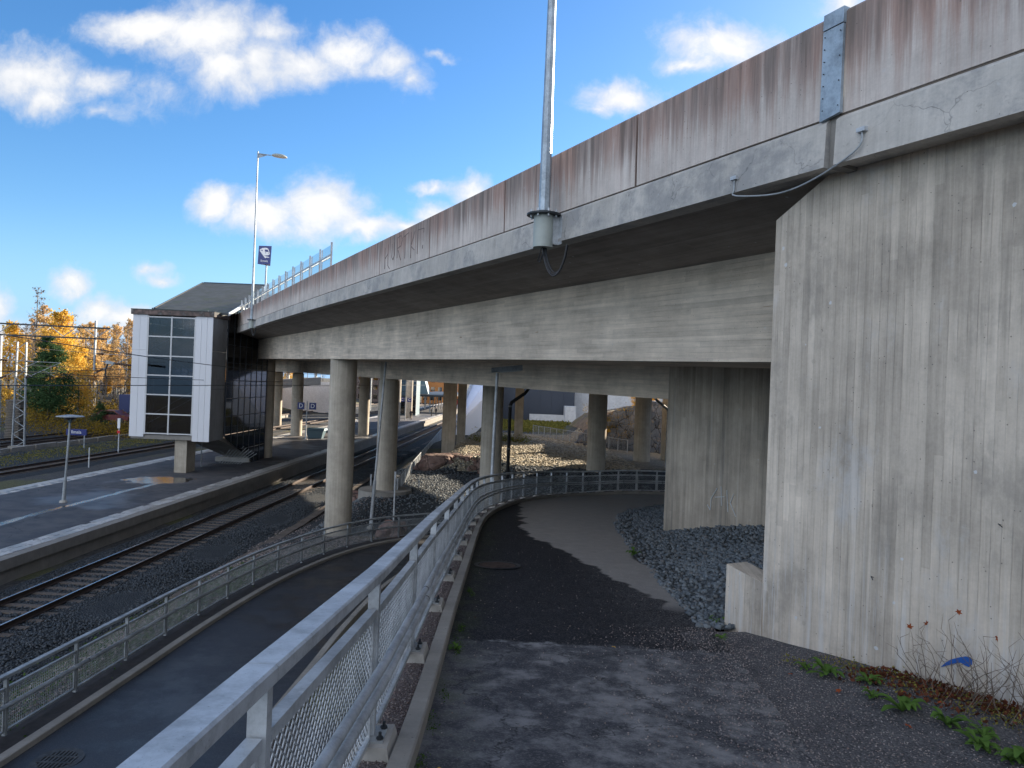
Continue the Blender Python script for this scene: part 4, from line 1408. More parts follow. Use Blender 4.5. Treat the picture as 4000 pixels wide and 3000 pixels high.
def track(label, a, slope, Y0, Y1, z, nindiv, ystuff=0, sleepers=True):
    ang = -math.atan(slope)
    t_ = thing('railway_track', label, 'railway track', (a + slope * Y0, Y0, z), ang)
    L = (Y1 - Y0) / math.cos(ang)
    for s in (-.79, .79):
        m_ = MB(); pr = rail_prof()
        m_.sweep([[(s + x, 0, zz) for x, zz in pr], [(s + x, L, zz) for x, zz in pr]], [0, L])
        o = link('rail', m_.mesh('rail', M['rail']), t_)
        m_ = MB(); m_.box(s - .026, 0, .0005, s + .026, L, .003)
        link('rail_head', m_.mesh('rail_head', M['railtop']), o)
    m_ = MB()
    m_.hexa([(-1.3, -.14, -.36), (1.3, -.14, -.36), (1.3, .14, -.36), (-1.3, .14, -.36), (-1.3, -.10, -.165), (1.3, -.10, -.165), (1.3, .10, -.165), (-1.3, .10, -.165)])
    me = m_.mesh('sleeper', M['sleeper'])
    for k in range(nindiv):
        link('sleeper', me, t_, (0, .3 + .61 * k, -.01 + random.uniform(-.006, .006)), (0, 0, random.uniform(-.006, .006)))
    if ystuff:
        base = np.array(m_.v); f = np.array([q_ for q_ in m_.f])
        ks = np.arange(nindiv, nindiv + ystuff)
        V = base[None] + np.stack([ks * 0, .3 + .61 * ks, ks * 0 - .01], 1)[:, None, :]
        F = f[None] + (np.arange(len(ks)) * 8)[:, None, None]
        o = link('sleeper_rows', np_mesh('sleeper_rows', V.reshape(-1, 3), F.reshape(-1, 4), M['sleeper']), t_); o['kind'] = 'stuff'
    return t_


ZR = -7.3
track('nearest railway track between the lower railing and the platform', -15.5, SL, 4, 230, ZR, 130, 220)
track('second railway track on the far side of the platform', -37.2, .045, 30, 230, ZR, 0, 260)
track('third railway track running beside the mesh fence', -49.6, .045, 40, 230, ZR, 0, 240)
track('fourth railway track with dull rails in front of the long fence', -54.0, .045, 44, 230, ZR, 0, 240)


def ballast_bed(name, a, slope, Y0, Y1, wl_, wr_):
    # cross section: shoulders fall away
    prof_ = [(-wl_, -7.78), (-wl_ + .7, -7.53), (-1.35, -7.50), (-.5, -7.515), (.5, -7.515), (1.35, -7.50), (wr_ - 1.2, -7.53), (wr_, -7.8)]
    Ys = np.concatenate([np.arange(Y0, min(Y1, 80), 1.0), np.arange(80, Y1 + 1, 10)]) if Y1 > 80 else np.arange(Y0, Y1, 1.0)
    V = np.array([[a + slope * Y + x, Y, z + .02 * math.sin(Y * 1.7 + x)] for Y in Ys for x, z in prof_])
    n = len(prof_)
    i = np.arange(n - 1)[None, :] + n * np.arange(len(Ys) - 1)[:, None]
    F = np.stack([i, i + 1, i + n + 1, i + n], -1).reshape(-1, 4)
    tag(link(name, np_mesh(name, V, F, M['ballastbed'], smooth=True)), kind='structure')


ballast_bed('ballast_bed', -15.5, SL, 0, 230, 2.6, 4.3)
ballast_bed('ballast_bed', -37.2, .045, 25, 230, 9.0, 3.0)
ballast_bed('ballast_bed', -51.8, .045, 25, 230, 4.6, 5.2)
n_ = 62000
yy_ = 12 + 62 * rng.uniform(0, 1, n_) ** 1.5
off = rng.uniform(-2.4, 4.3, n_)
on_rail = (np.abs(np.abs(off) - .79) < .11)
on_slp = (np.abs(((yy_ - 4) - .3) % .61 - .0) < .10) | (np.abs(((yy_ - 4) - .3) % .61 - .61) < .10)
ok = ~on_rail & ~(on_slp & (np.abs(off) < 1.32) & (rng.uniform(size=n_) < .93))
zz_ = np.interp(off, [-2.6, -1.9, -1.35, 0, 1.35, 3.1, 4.3], [-7.78, -7.52, -7.485, -7.50, -7.485, -7.51, -7.78])
zz_ = zz_ + np.where(off > 1.5, .07 * np.sin(yy_ * .9) * np.sin(off * 2), 0)
stones('track_ballast', np.stack([xt(-15.5, yy_) + off, yy_, zz_], 1)[ok], .048, M['ballast'], 'dark blue grey ballast stones around the nearest track')
n_ = 16000
yy_ = 42.5 + 32 * rng.uniform(0, 1, n_) ** 1.2; xx_ = rng.uniform(-6.0, 8, n_)
zz_ = ground_h(xx_, yy_)
ok = (zz_ > -5.8) & (zz_ < -4.4)
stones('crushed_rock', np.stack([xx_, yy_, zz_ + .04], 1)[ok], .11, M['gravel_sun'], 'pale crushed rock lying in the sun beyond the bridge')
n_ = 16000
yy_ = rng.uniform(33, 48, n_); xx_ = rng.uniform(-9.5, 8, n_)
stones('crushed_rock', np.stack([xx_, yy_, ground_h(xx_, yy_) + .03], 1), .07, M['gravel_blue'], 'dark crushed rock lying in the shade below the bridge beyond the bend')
n_ = 14000
yy_ = rng.uniform(10, 46, n_); xx_ = rng.uniform(-11.2, -5.5, n_)
zz_ = ground_h(xx_, yy_)
ok = (xx_ < np.interp(yy_, [p[1] for p in LR], [p[0] for p in LR]) - .3)
stones('verge_stones', np.stack([xx_, yy_, zz_ + .01], 1)[ok], .045, M['pebble'], 'loose pinkish stones on the verge between the cable trough and the lower railing')

# cable trough lids along the track
ct = thing('cable_trough', 'low brown concrete cable trough beside the nearest track', 'cable trough', (-10.9, 24, -7.7))
m_ = MB(); m_.box(-.22, -.49, 0, .22, .49, .17); me = m_.mesh('lid', M['sleeper'])
for k in range(66):
    Y = 24 + k * 1.0
    link('lid', me, ct, (.012 * k + .25 * math.sin(k * .11), k * 1.0, random.uniform(-.01, .02)), (0, random.uniform(-.02, .02), -.01 + random.uniform(-.012, .012)))

# ================================================================== PLATFORM
ZP = -6.7
PA, PB = -18.0, -28.3   # near and far edge at Y=0
pf = MB()
m_ = [(xt(PB, Y), Y) for Y in (2, 240)]
V = []; 
ys_ = np.concatenate([np.arange(2, 100, 2.0), np.arange(100, 241, 10)])
xs_ = np.linspace(0, 1, 12)
V = np.array([[xt(PB, Y) + .9 + (PA - PB - 1.9) * s, Y, ZP - .03 * (2 * s - 1) ** 2 * 0 + .0] for Y in ys_ for s in xs_])
i = np.arange(11)[None, :] + 12 * np.arange(len(ys_) - 1)[:, None]
F = np.stack([i, i + 1, i + 13, i + 12], -1).reshape(-1, 4)
tag(link('platform_surface', np_mesh('platform_surface', V, F, M['asph_p'], smooth=True)), kind='structure')
pl = thing('platform_edge', 'near platform edge of pale paving slabs over a dark concrete fascia', 'platform edge', (xt(PA, 2), 2, -7.8), -math.atan(SL))
pl2 = thing('platform_edge', 'far platform edge of pale paving facing the second track', 'platform edge', (xt(PB, 2), 2, -7.8), -math.atan(SL))
m_ = MB(); m_.box(-.42, -.995, .72, 0, .995, 1.10); cop = m_.mesh('coping_block', M['fascia'])
m_ = MB(); m_.box(-.175, -.335, 0, .175, .335, .06); til = m_.mesh('paving_slab', M['tile'])
m_ = MB(); m_.box(-.40, -.99, -.1, -.12, .99, .72); ft = m_.mesh('foundation_block', M['fascia'])
for k in range(60):
    link('coping_block', cop, pl, (random.uniform(-.008, .008), 1 + 2.0 * k, random.uniform(-.006, .004)))
m_ = MB(); m_.box(-.40, 0, -.1, -.13, 238, .715); link('foundation', m_.mesh('foundation', M['fascia']), pl)
m_ = MB(); m_.box(-.42, 120, .72, 0, 238, 1.10); link('coping', m_.mesh('coping', M['fascia']), pl)
cnt = 0
for k in range(140):
    for r_ in range(2):
        if cnt >= 280: break
        y = 17.5 + k * .69 + (.34 if r_ else 0)
        link('paving_slab', til, pl, (-.60 - .36 * r_, y - 2, 1.045 + random.uniform(-.008, .008)), (random.uniform(-.015, .015), random.uniform(-.015, .015), random.uniform(-.01, .01)))
        cnt += 1


def slab_rows(parent, rows, Ya, Yb, sgn):
    ks = np.arange(Ya, Yb, .69)
    pts = np.array([(sgn * (.60 + .36 * r_), y + (.34 if r_ else 0), 1.045 + rng.uniform(-.006, .006)) for y in ks for r_ in range(rows)])
    b = CUB_V / .62 * np.array([.175, .335, .03]) + np.array([0, 0, .03])
    V = b[None] + pts[:, None, :]
    F0 = np.array([(0, 3, 2, 1), (4, 5, 6, 7), (0, 1, 5, 4), (1, 2, 6, 5), (2, 3, 7, 6), (3, 0, 4, 7)])
    F = F0[None] + (np.arange(len(pts)) * 8)[:, None, None]
    o = link('paving_rows', np_mesh('paving_rows', V.reshape(-1, 3), F.reshape(-1, 4), M['tile']), parent); o['kind'] = 'stuff'


slab_rows(pl, 2, 17.5 - 2 + 140 * .69, 236, -1)
slab_rows(pl, 2, 0, 15.3, -1)
slab_rows(pl2, 2, 0, 236, 1)
m_ = MB(); m_.box(0, 0, .72, .42, 238, 1.105); link('coping', m_.mesh('coping', M['tile']), pl2)
m_ = MB(); m_.box(.13, 0, -.1, .40, 238, .715); link('foundation', m_.mesh('foundation', M['fascia']), pl2)
m_ = MB(); m_.hexa([(xt(PB, 2) + .4, 2, -7.9), (xt(PA, 2) - .4, 2, -7.9), (xt(PA, 240) - .4, 240, -7.9), (xt(PB, 240) + .4, 240, -7.9),
                    (xt(PB, 2) + .4, 2, ZP - .05), (xt(PA, 2) - .4, 2, ZP - .05), (xt(PA, 240) - .4, 240, ZP - .05), (xt(PB, 240) + .4, 240, ZP - .05)])
tag(m_.build('platform_body', M['fascia']), kind='structure')

# ================================================================== STAIR TOWER
X0, X1, YF, YB, Z0, Z1 = -24.9, -19.66, 46.0, 48.3, -4.33, 3.62
TW = thing('stair_tower', 'white clad stair tower with a two column window grid and sloping dark roof', 'stair tower', (X0, YF, ZP))


def part(name, mat, fn, parent=TW, smooth=False, stuff=False):
    m_ = MB(); fn(m_)
    o = m_.build(name, mat, parent, smooth)
    if stuff: o['kind'] = 'stuff'
    return o


def board_row(xa, xb, n, z0, z1, y, mat, name='cladding_panel'):
    w = (xb - xa) / n
    for k in range(n):
        part(name, mat, lambda m_: m_.box(xa + k * w + .006, y - random.uniform(0, .006), z0, xa + (k + 1) * w - .006, y + .06, z1))


board_row(X0, X0 + .95, 2, Z0 - .02, Z1 - 2.3, YF, M['white_panel'])
board_row(X0, X0 + .95, 2, Z1 - 2.29, Z1, YF, M['white_panel'])
board_row(X1 - 1.12, X1, 3, Z0 - .22, Z1, YF, M['white_panel'])
for k in range(3):
    ya = YF + .07 + k * .74
    for za, zb_ in ((Z0 - .2, -1.1), (-1.09, 1.4), (1.41, Z1)):
        part('cladding_panel', M['shaded_grey_panel'], lambda m_: m_.box(X1 - .06, ya + .006, za, X1 + random.uniform(0, .006), ya + .73, zb_ - .006))
for k in range(3):
    part('cladding_panel', M['white_panel'], lambda m_: m_.box(X0, YF + .07 + k * .74, Z0, X0 + .06, YF + .80 + k * .74, Z1))
wx0, wx1 = X0 + 1.0, X1 - 1.16
wz1, wz0 = Z1 - .12, Z0 + .22
rows = 6
ph = (wz1 - wz0) / rows
wf = part('window_frame', M['white_frame'], lambda m_: [m_.box(x - .045, YF - .01, wz0 - .07, x + .045, YF + .09, wz1 + .07) for x in (wx0, (wx0 + wx1) / 2, wx1)] + [m_.box(wx0, YF - .004, wz0 + k * ph - .04, wx1, YF + .08, wz0 + k * ph + .04) for k in range(rows + 1)])
wf['kind'] = 'stuff'
for k in range(rows):
    for xa, xb in ((wx0 + .05, (wx0 + wx1) / 2 - .05), ((wx0 + wx1) / 2 + .05, wx1 - .05)):
        part('window_pane', M['glass'], lambda m_: m_.box(xa, YF + .03, wz0 + k * ph + .045, xb, YF + .045, wz0 + (k + 1) * ph - .045))
part('floor_slab', M['fascia'], lambda m_: m_.box(X0 + .07, YF + .1, Z0 - .16, X1 - .07, YB, Z0 + .12))
part('roof_trim', M['rusttrim'], lambda m_: m_.box(X0 - .10, YF - .10, Z1 + .01, X1 + .10, YB + .2, Z1 + .33))
part('roof_deck', M['roof'], lambda m_: m_.box(X0 - .12, YF - .12, Z1 + .335, X1 + .12, YB + .22, Z1 + .37))
part('leg', M['column'], lambda m_: m_.box(-22.15, 46.6, ZP - .1, -21.35, 47.9, Z0 - .165))
# sloping roof over the upper flight
rA, rB, rC, rD = (-23.8, 46.6, 3.95), (-24.9, 56.2, 7.0), (-19.3, 56.2, 7.0), (-19.1, 46.9, 3.85)
part('sloping_roof', M['roof'], lambda m_: m_.prism([rA, rD, rC, rB], (0, 0, .16)))
part('roof_edge', M['darkmetal'], lambda m_: m_.bar((-24.9, 56.25, 7.1), (-19.3, 56.25, 7.1), .10, .2))
part('roof_edge', M['galv'], lambda m_: m_.bar((-19.04, 46.9, 3.92), (-19.24, 56.2, 7.06), .08, .22))
part('roof_edge', M['darkmetal'], lambda m_: m_.bar((-23.86, 46.6, 4.05), (-24.96, 56.2, 7.08), .08, .2))
part('upper_landing', M['fascia'], lambda m_: m_.box(-21.6, 54.2, 3.0, -19.4, 58.5, 3.2))


def ztop(y): return 3.85 + (y - 47) * .338


def zbot(y): return Z0 - .1 - max(0, (y - YB)) * .40 if y < 53.9 else ZP


ycols = [YB + k * 1.13 for k in range(8)]
for X_, nm in ((-19.6, 'r'), (-24.85, 'l')):
    for k in range(7):
        ya, yb = ycols[k], ycols[k + 1]
        rowz = [-5.5, -4.25, -3.0, -1.76, -.52, .72, 1.96, 3.2, 4.4, 5.6]
        za = zbot(ya) if nm == 'r' else Z0; zb2 = zbot(yb) if nm == 'r' else Z0
        lows = [None] + rowz
        prevz = None
        for r_ in range(len(rowz) + 1):
            lo_a = za if r_ == 0 else max(za, rowz[r_ - 1]); lo_b = zb2 if r_ == 0 else max(zb2, rowz[r_ - 1])
            hi_ = rowz[r_] if r_ < len(rowz) else 99
            hi_a = min(ztop(ya) - .1, max(hi_, za)); hi_b = min(ztop(yb) - .1, max(hi_, zb2))
            if hi_a - lo_a < .1 and hi_b - lo_b < .1: continue
            if lo_a >= ztop(ya) - .15 and lo_b >= ztop(yb) - .15: continue
            lo_a = min(lo_a, hi_a - .01); lo_b = min(lo_b, hi_b - .01)
            part('glass_pane', M['darkglass'] if nm == 'r' else M['glass'], lambda m_: m_.prism([(X_, ya + .03, lo_a + .02), (X_, yb - .03, lo_b + .02), (X_, yb - .03, hi_b - .02), (X_, ya + .03, hi_a - .02)], (.012, 0, 0)))
    part('glazing_bars', M['dark_frame'], lambda m_: [m_.box(X_ - .03, y - .03, (zbot(y) if nm == 'r' else Z0), X_ + .04, y + .03, ztop(y)) for y in ycols] +
         [m_.box(X_ - .02, YB, z - .025, X_ + .03, ycols[-1], z + .025) for z in (-3.0, -1.76, -.52, .72, 1.96, 3.2)], stuff=True)
# back glazing of the tower shaft, lets the sky through the upper panes
part('rear_bars', M['dark_frame'], lambda m_: [m_.box(x - .04, 56.0, 3.3, x + .04, 56.08, 6.9) for x in (-24.8, -23.5, -22.1, -20.8, -19.5)] + [m_.box(-24.8, 56.0, 5.0, -19.5, 56.06, 5.08)], stuff=True)
# flights of stairs inside
fl = [(-24.3, -4.2, -20.2, -1.75, 46.9), (-20.2, -1.75, -24.3, .7, 47.8), (-24.3, .7, -20.2, 3.1, 46.9)]
for (xa, za, xb, zb2, y) in fl:
    part('stair_flight', M['darkmetal'], lambda m_: m_.prism([(xa, y - .4, za), (xb, y - .4, zb2), (xb, y - .4, zb2 - .35), (xa, y - .4, za - .35)], (0, .85, 0)))
    for hh in (.5, .95):
        part('stair_handrail', M['galv'], lambda m_: m_.tube([(xa, y - .38, za + hh), (xb, y - .38, zb2 + hh)], .03, 6))
for z in (-4.1, -1.75, .7, 3.05):
    part('landing', M['darkmetal'], lambda m_: m_.box(X1 - 1.35 if z in (-1.75, 3.05) else X0 + .1, YF + .4, z - .2, X1 - .1 if z in (-1.75, 3.05) else X0 + 1.2, YB + .4, z))
part('shaft_back_wall', M['dark_frame'], lambda m_: m_.box(X0 + .1, YB + .5, Z0, X1 - .1, YB + .56, -.6))
part('stair_core', M['abut'], lambda m_: m_.box(-21.35, YB - .2, Z0, -20.75, YB + .3, 3.4))
# flight down to the platform: concrete soffit and base block
part('stair_soffit', M['fascia'], lambda m_: m_.prism([(-19.75, 47.6, Z0 - .17), (-19.75, 54.3, ZP + .35), (-19.75, 54.3, ZP + .9), (-19.75, 48.8, Z0 - .17)], (-2.3, 0, 0)))
part('base_block', M['plinth'], lambda m_: m_.box(-22.3, 53.4, ZP - .05, -19.7, 56.4, ZP + .33))
part('gate_frame', M['galv_d'], lambda m_: [m_.bar((-21.5, 49.2, ZP + .1), (-21.5, 53.2, ZP + .1), .05, .05), m_.bar((-21.5, 49.2, ZP + .1), (-21.5, 49.2, ZP + 2.0), .05, .05), m_.bar((-21.5, 49.2, ZP + 2.0), (-21.5, 53.2, ZP + .6), .05, .05)], stuff=True)
for k in range(9):
    x_ = -22.9 + k * .17
    part('slanted_bar', M['galv_d'], lambda m_: m_.bar((-21.2 + k * .19, 51.5, ZP + .08), (-21.2 + k * .19 + 1.2, 51.5, ZP + 1.7 - k * .1), .04, .04))


# ================================================================== PLATFORM FURNITURE
def lamp_post(x, y, z0, h, label, lean=(0, 0), head='disc'):
    t_ = thing('platform_lamp' if head == 'disc' else 'path_lamp', label, 'lamp', (x, y, z0))
    tp = Vector((x + lean[0], y + lean[1], z0 + h))
    m_ = MB(); b = Vector((x, y, z0)); m_.tube([b, b.lerp(tp, .28), b.lerp(tp, .281), tp], [.085, .08, .055, .05], 12); m_.build('pole', M['galv_d'] if head == 'disc' else M['galv'], t_, True)
    m_ = MB(); m_.cyl(x, y, z0, z0 + .10, .19, .15, n=16); m_.build('base', M['plinth'], t_, True)
    if head == 'disc':
        m_ = MB(); m_.tube([tp, tp + Vector((0, 0, .12))], [.05, .11], 12)
        for k in range(4):
            a = k * math.pi / 2 + .6
            d_ = Vector((math.cos(a), math.sin(a), 0))
            m_.tube([tp + Vector((0, 0, .05)), tp + d_ * .22 + Vector((0, 0, .10)), tp + d_ * .22 + Vector((0, 0, .30))], .015, 6)
        m_.build('lamp_body', M['teal'], t_, True)
        m_ = MB(); m_.cyl(tp.x, tp.y, tp.z + .12, tp.z + .32, .12, .42, n=24, caps=False); m_.build('lamp_glass', M['glass'], t_, True)
        m_ = MB(); m_.cyl(tp.x, tp.y, tp.z + .30, tp.z + .33, .62, .60, n=30); m_.cyl(tp.x, tp.y, tp.z + .33, tp.z + .40, .60, .12, n=30); m_.build('lamp_shade', M['galv_d'], t_, True)
    else:
        m_ = MB(); m_.hexa([tp + Vector(v) for v in ((-.20, -.1, -.0), (.95, -.12, .14), (.95, .12, .14), (-.20, .1, 0), (-.20, -.09, .16), (.85, -.1, .30), (.85, .1, .30), (-.20, .09, .16))])
        m_.build('lamp_head', M['galv_d'], t_)
        m_ = MB(); m_.hexa([tp + Vector(v) for v in ((.1, -.09, .005), (.85, -.1, .10), (.85, .1, .10), (.1, .09, .005), (.1, -.09, .05), (.85, -.1, .15), (.85, .1, .15), (.1, .09, .05))])
        m_.build('lamp_glass', M['lampglass'], t_)
    return t_


lamp_post(-22.0, 34.9, ZP, 3.95, 'leaning platform lamp with a flat disc shade at the left of the platform', (.18, 0))
lamp_post(-.60, 23.4, -6.3, 6.65, 'slim grey path lamp with a flat angular head behind the bend of the upper railing', (.10, 0), 'flat')
lamp_post(-6.55, 33.9, -7.2, 8.2, 'plain grey pole standing behind the lower railing between two round columns', (.45, 0), 'flat')


def letter_sign(x, y, z0, label, letter, hz, planter=False):
    t_ = thing('platform_sign', label, 'sign', (x, y, z0))
    m_ = MB(); m_.tube([(x, y, z0), (x + .03, y, z0 + hz + .5)], [.07, .05], 10); m_.build('pole', M['galv'], t_, True)
    m_ = MB(); m_.cyl(x, y, z0, z0 + .08, .2, n=16); m_.build('base', M['plinth'], t_, True)
    for s in (-1, 1):
        cx = x + s * .62
        m_ = MB(); m_.box(cx - .36, y - .04, z0 + hz - .36, cx + .36, y + .04, z0 + hz + .36); o = m_.build('sign_board', M['signblue'], t_)
        link('letter', text_mesh('letter', letter, .62, M['signwhite']), o, (0, 0, 0), (R(90), 0, 0)).location = (cx - x, -.048, hz)
    m_ = MB(); m_.bar((x - .3, y, z0 + hz + .12), (x + .3, y, z0 + hz + .12), .03, .03); m_.bar((x - .3, y, z0 + hz - .2), (x + .3, y, z0 + hz - .2), .03, .03); m_.build('arm', M['galv'], t_)
    t_.children[-1]['kind'] = 'stuff'
    return t_


letter_sign(-21.6, 74.5, ZP, 'platform section sign with two blue boards lettered D on one pole', 'D', 3.55)
letter_sign(-17.7, 118, ZP, 'far platform sign with two small blue boards lettered C', 'C', 3.4)
t_ = thing('grit_bin', 'teal grey wedge shaped grit bin standing behind the letter D sign', 'grit bin', (-21.1, 76.5, ZP))
m_ = MB(); m_.hexa([(-21.8, 76.2, ZP), (-20.4, 76.2, ZP), (-20.4, 77, ZP), (-21.8, 77, ZP), (-22.05, 75.9, ZP + .85), (-20.15, 75.9, ZP + .85), (-20.15, 77.3, ZP + .85), (-22.05, 77.3, ZP + .85)]); m_.build('bin', M['teal'], t_)
m_ = MB(); m_.hexa([(-22.15, 75.8, ZP + .86), (-20.05, 75.8, ZP + .86), (-20.05, 77.4, ZP + .86), (-22.15, 77.4, ZP + .86), (-22.1, 76.2, ZP + 1.1), (-20.1, 76.2, ZP + 1.1), (-20.1, 77.4, ZP + 1.1), (-22.1, 77.4, ZP + 1.1)]); m_.build('lid', M['teal'], t_)

# blue station sign on its pole above the stair roof
SG = thing('station_sign', 'blue three sided station sign with a white train symbol above the dark roof', 'sign', (-18.55, 52.0, 3.3))
sx, sy, szb, szt = -18.85, 52.0, 8.15, 9.50
m_ = MB(); m_.tube([(-18.62, 52.25, 3.3), (-18.55, 52.25, 8.2)], .06, 10); m_.build('pole', M['mast'], SG, True)
m_ = MB(); m_.prism([(-19.12, 52.0, szb), (-18.15, 51.95, szb), (-18.45, 52.8, szb)], (.05, 0, szt - szb)); sb = m_.build('sign_box', M['signblue'], SG)


def sign_pt(u, v):  # u,v in 0..1 on the front face
    a = Vector((-19.12, 52.0, szb)).lerp(Vector((-18.15, 51.95, szb)), u)
    return a + Vector((.05, 0, szt - szb)) * v + Vector((0, -.012, 0))


def decal(name, poly, mat, lift=0.0):
    m_ = MB(); m_.prism([sign_pt(u, v) + Vector((0, -lift, 0)) for u, v in reversed(poly)], (0, .006, 0))
    o = m_.build(name, mat, SG); return o


decal('train_symbol', [(.10, .80), (.30, .88), (.55, .90), (.72, .86), (.80, .76), (.90, .58), (.86, .52), (.70, .48), (.45, .47), (.12, .70)], M['signwhite'])
decal('train_underside', [(.12, .69), (.45, .465), (.78, .40), (.88, .38), (.86, .355), (.63, .36), (.60, .33), (.55, .33)], M['signwhite'])
decal('train_windscreen', [(.48, .80), (.72, .79), (.80, .67), (.52, .68)], M['signblue'], .008)
decal('train_side_window', [(.14, .77), (.32, .77), (.32, .70), (.27, .72)], M['signblue'], .008)
decal('train_headlight', [(.53, .63), (.60, .63), (.60, .60), (.53, .60)], M['signblue'], .008)
decal('train_headlight', [(.77, .62), (.84, .62), (.84, .59), (.77, .59)], M['signblue'], .008)
p_ = sign_pt(.5, .17)
o = link('station_name', text_mesh('station_name', 'Ilmala', .24, M['signwhite'], .003), SG, tuple(p_ - SG.location + Vector((0, -.004, 0))), (R(90), 0, R(-3)))


# ================================================================== ROCKS
def fbm(p, o=5):
    return mnoise.fractal(Vector(p), 1.0, 2.0, o)


def boulder(name, label, c, size, mat, seed, sub=4, cat='boulder', sharp=.35, flat_top=None):
    import bmesh
    bm = bmesh.new(); bmesh.ops.create_icosphere(bm, subdivisions=sub, radius=1)
    for v in bm.verts:
        d = v.co.normalized()
        q_ = d * 1.6 + Vector((seed * 3.1, seed * 1.7, seed))
        r_ = 1 + .35 * mnoise.noise(q_) + .12 * mnoise.noise(q_ * 3)
        ce = mnoise.voronoi(q_ * 1.5)
        r_ -= sharp * max(0, .45 - (ce[0][1] - ce[0][0])) * .6
        v.co = Vector((d.x * size[0], d.y * size[1], d.z * size[2])) * r_
        if flat_top is not None and v.co.z > flat_top: v.co.z = flat_top + (v.co.z - flat_top) * .15
    me = bpy.data.meshes.new(name); bm.to_mesh(me); bm.free(); me.materials.append(mat)
    return tag(link(name, me, None, c), label, cat)


boulder('rock_outcrop', 'broad reddish granite outcrop with a flat top carrying the sunlit crushed rock', (-3.7, 48.6, -6.55), (2.9, 2.3, 2.1), M['rock_red'], 3, 5, 'rock', .6, 1.55)
boulder('rock_outcrop', 'smaller reddish rock rising at the right of the flat granite outcrop', (-1.3, 47.3, -6.6), (1.8, 1.9, 2.0), M['rock_red'], 8, 4, 'rock', .6, 1.6)
boulder('boulder', 'pointed pink boulder between the pole and the lower railing', (-5.3, 32.6, -7.05), (.75, .6, .55), M['rock_red'], 5, 3)
boulder('boulder', 'low flat pink boulder beside the footing of the round column', (-8.6, 39.4, -6.7), (1.1, .7, .42), M['rock_red'], 11, 3)


def cliff_mesh():
    base = [(5.6, 66), (6.6, 61.5), (8.6, 58.2), (11, 56.8), (14, 55.6), (18, 51.5), (23, 47), (30, 42.5), (44, 38)]
    tops = [-5.4, -3.6, -2.1, -1.3, -1.0, 1.0, 4.5, 6.8, 7.6]
    P_ = catmull([(a, b, c) for (a, b), c in zip(base, tops)], .35)
    rowsN = 34
    V = []; 
    for j, p in enumerate(P_):
        nx_, ny_ = (P_[min(j + 1, len(P_) - 1)] - P_[max(j - 1, 0)])[:2]
        l = math.hypot(nx_, ny_); nx_, ny_ = ny_ / l, -nx_ / l   # towards the viewer
        for k in range(rowsN + 4):
            f = min(k / rowsN, 1.0)
            z = -5.6 + (p[2] + 5.9) * f
            back = f * 1.1 + max(0, k - rowsN) * .9
            q_ = Vector((p[0] * .55, p[1] * .55, z * .32))
            ce = mnoise.voronoi(q_ * 1.1)
            d_ = .9 * mnoise.noise(q_ * .8) + .8 * (ce[0][1] - ce[0][0]) + .25 * mnoise.noise(q_ * 4.5) + .5 * abs(mnoise.noise(Vector((p[0] * 1.1, p[1] * 1.1, z * .15))))
            d_ *= (1 if k <= rowsN else .3) * min(1, .2 + f * 3)
            V.append((p[0] + nx_ * (d_ - back), p[1] + ny_ * (d_ - back), z + (.25 * mnoise.noise(q_ * 2) if k >= rowsN else 0)))
    n = rowsN + 4
    i = np.arange(n - 1)[None, :] + n * np.arange(len(P_) - 1)[:, None]
    F = np.stack([i, i + n, i + n + 1, i + 1], -1).reshape(-1, 4)
    return np_mesh('rock_cliff', np.array(V), F, M['rock_blue'])


tag(link('rock_cliff', cliff_mesh()), 'blasted blue grey rock cliff behind the far columns on the right', 'cliff')
hs = link('hillside', grid_mesh('hillside', np.arange(6.4, 62, .8), np.arange(36, 100, .8), lambda X, Y: ground_h(X, Y) + .06, M['hillside'], keep=lambda c: (c[:, 2] > -4.6) & (c[:, 1] > 40)))
tag(hs, kind='structure')


# ================================================================== FAR BUILDINGS
def house(name, label, cat, boxes, extra=None):
    x, y, z = boxes[0][1][0], boxes[0][1][1], boxes[0][1][2]
    t_ = thing(name, label, cat, (x, y, z))
    for nm, (x0, y0, z0, x1, y1, z1), mt in boxes:
        part(nm, M[mt], lambda m_: m_.box(x0, y0, z0, x1, y1, z1), t_)
    return t_


sb_ = house('warehouse', 'windowless slate blue building standing behind the sunlit crushed rock', 'building', [('wall', (-2.6, 108, -7, 9.7, 130, 3.4), 'slateblue')])
for k in range(7):
    for zz in (-6.9, -1.8):
        part('cladding_panel', M['slateblue'], lambda m_: m_.box(-2.58 + k * 1.755, 107.95 - .02 * ((k * 7 + int(zz)) % 3), zz, -2.58 + (k + 1) * 1.755 - .03, 108, zz + 5.25), sb_)
part('plinth_wall', M['farwall'], lambda m_: m_.box(2.8, 106, -6.2, 9.6, 106.4, -4.4), sb_)
wb = house('concrete_hall', 'pale concrete hall with shuttering joints beside the slate blue building', 'building', [('wall', (9.75, 112, -6, 30, 128, 3.6), 'farwall'), ('added_sun_block', (33, 112, -6, 51, 132, 19), 'farwall')])  # tall second block is unseen, added only to keep sun off the platform
for k in range(8):
    for q_ in range(3):
        part('wall_panel', M['farwall'], lambda m_: m_.box(9.8 + k * 2.5, 111.94 - .015 * ((k + q_) % 3), -5.5 + q_ * 3.0, 9.8 + k * 2.5 + 2.46, 112, -5.5 + q_ * 3.0 + 2.96), wb)
part('lower_wall', M['farwall'], lambda m_: m_.box(8.0, 104, -6, 9.6, 107, -3.0), wb)

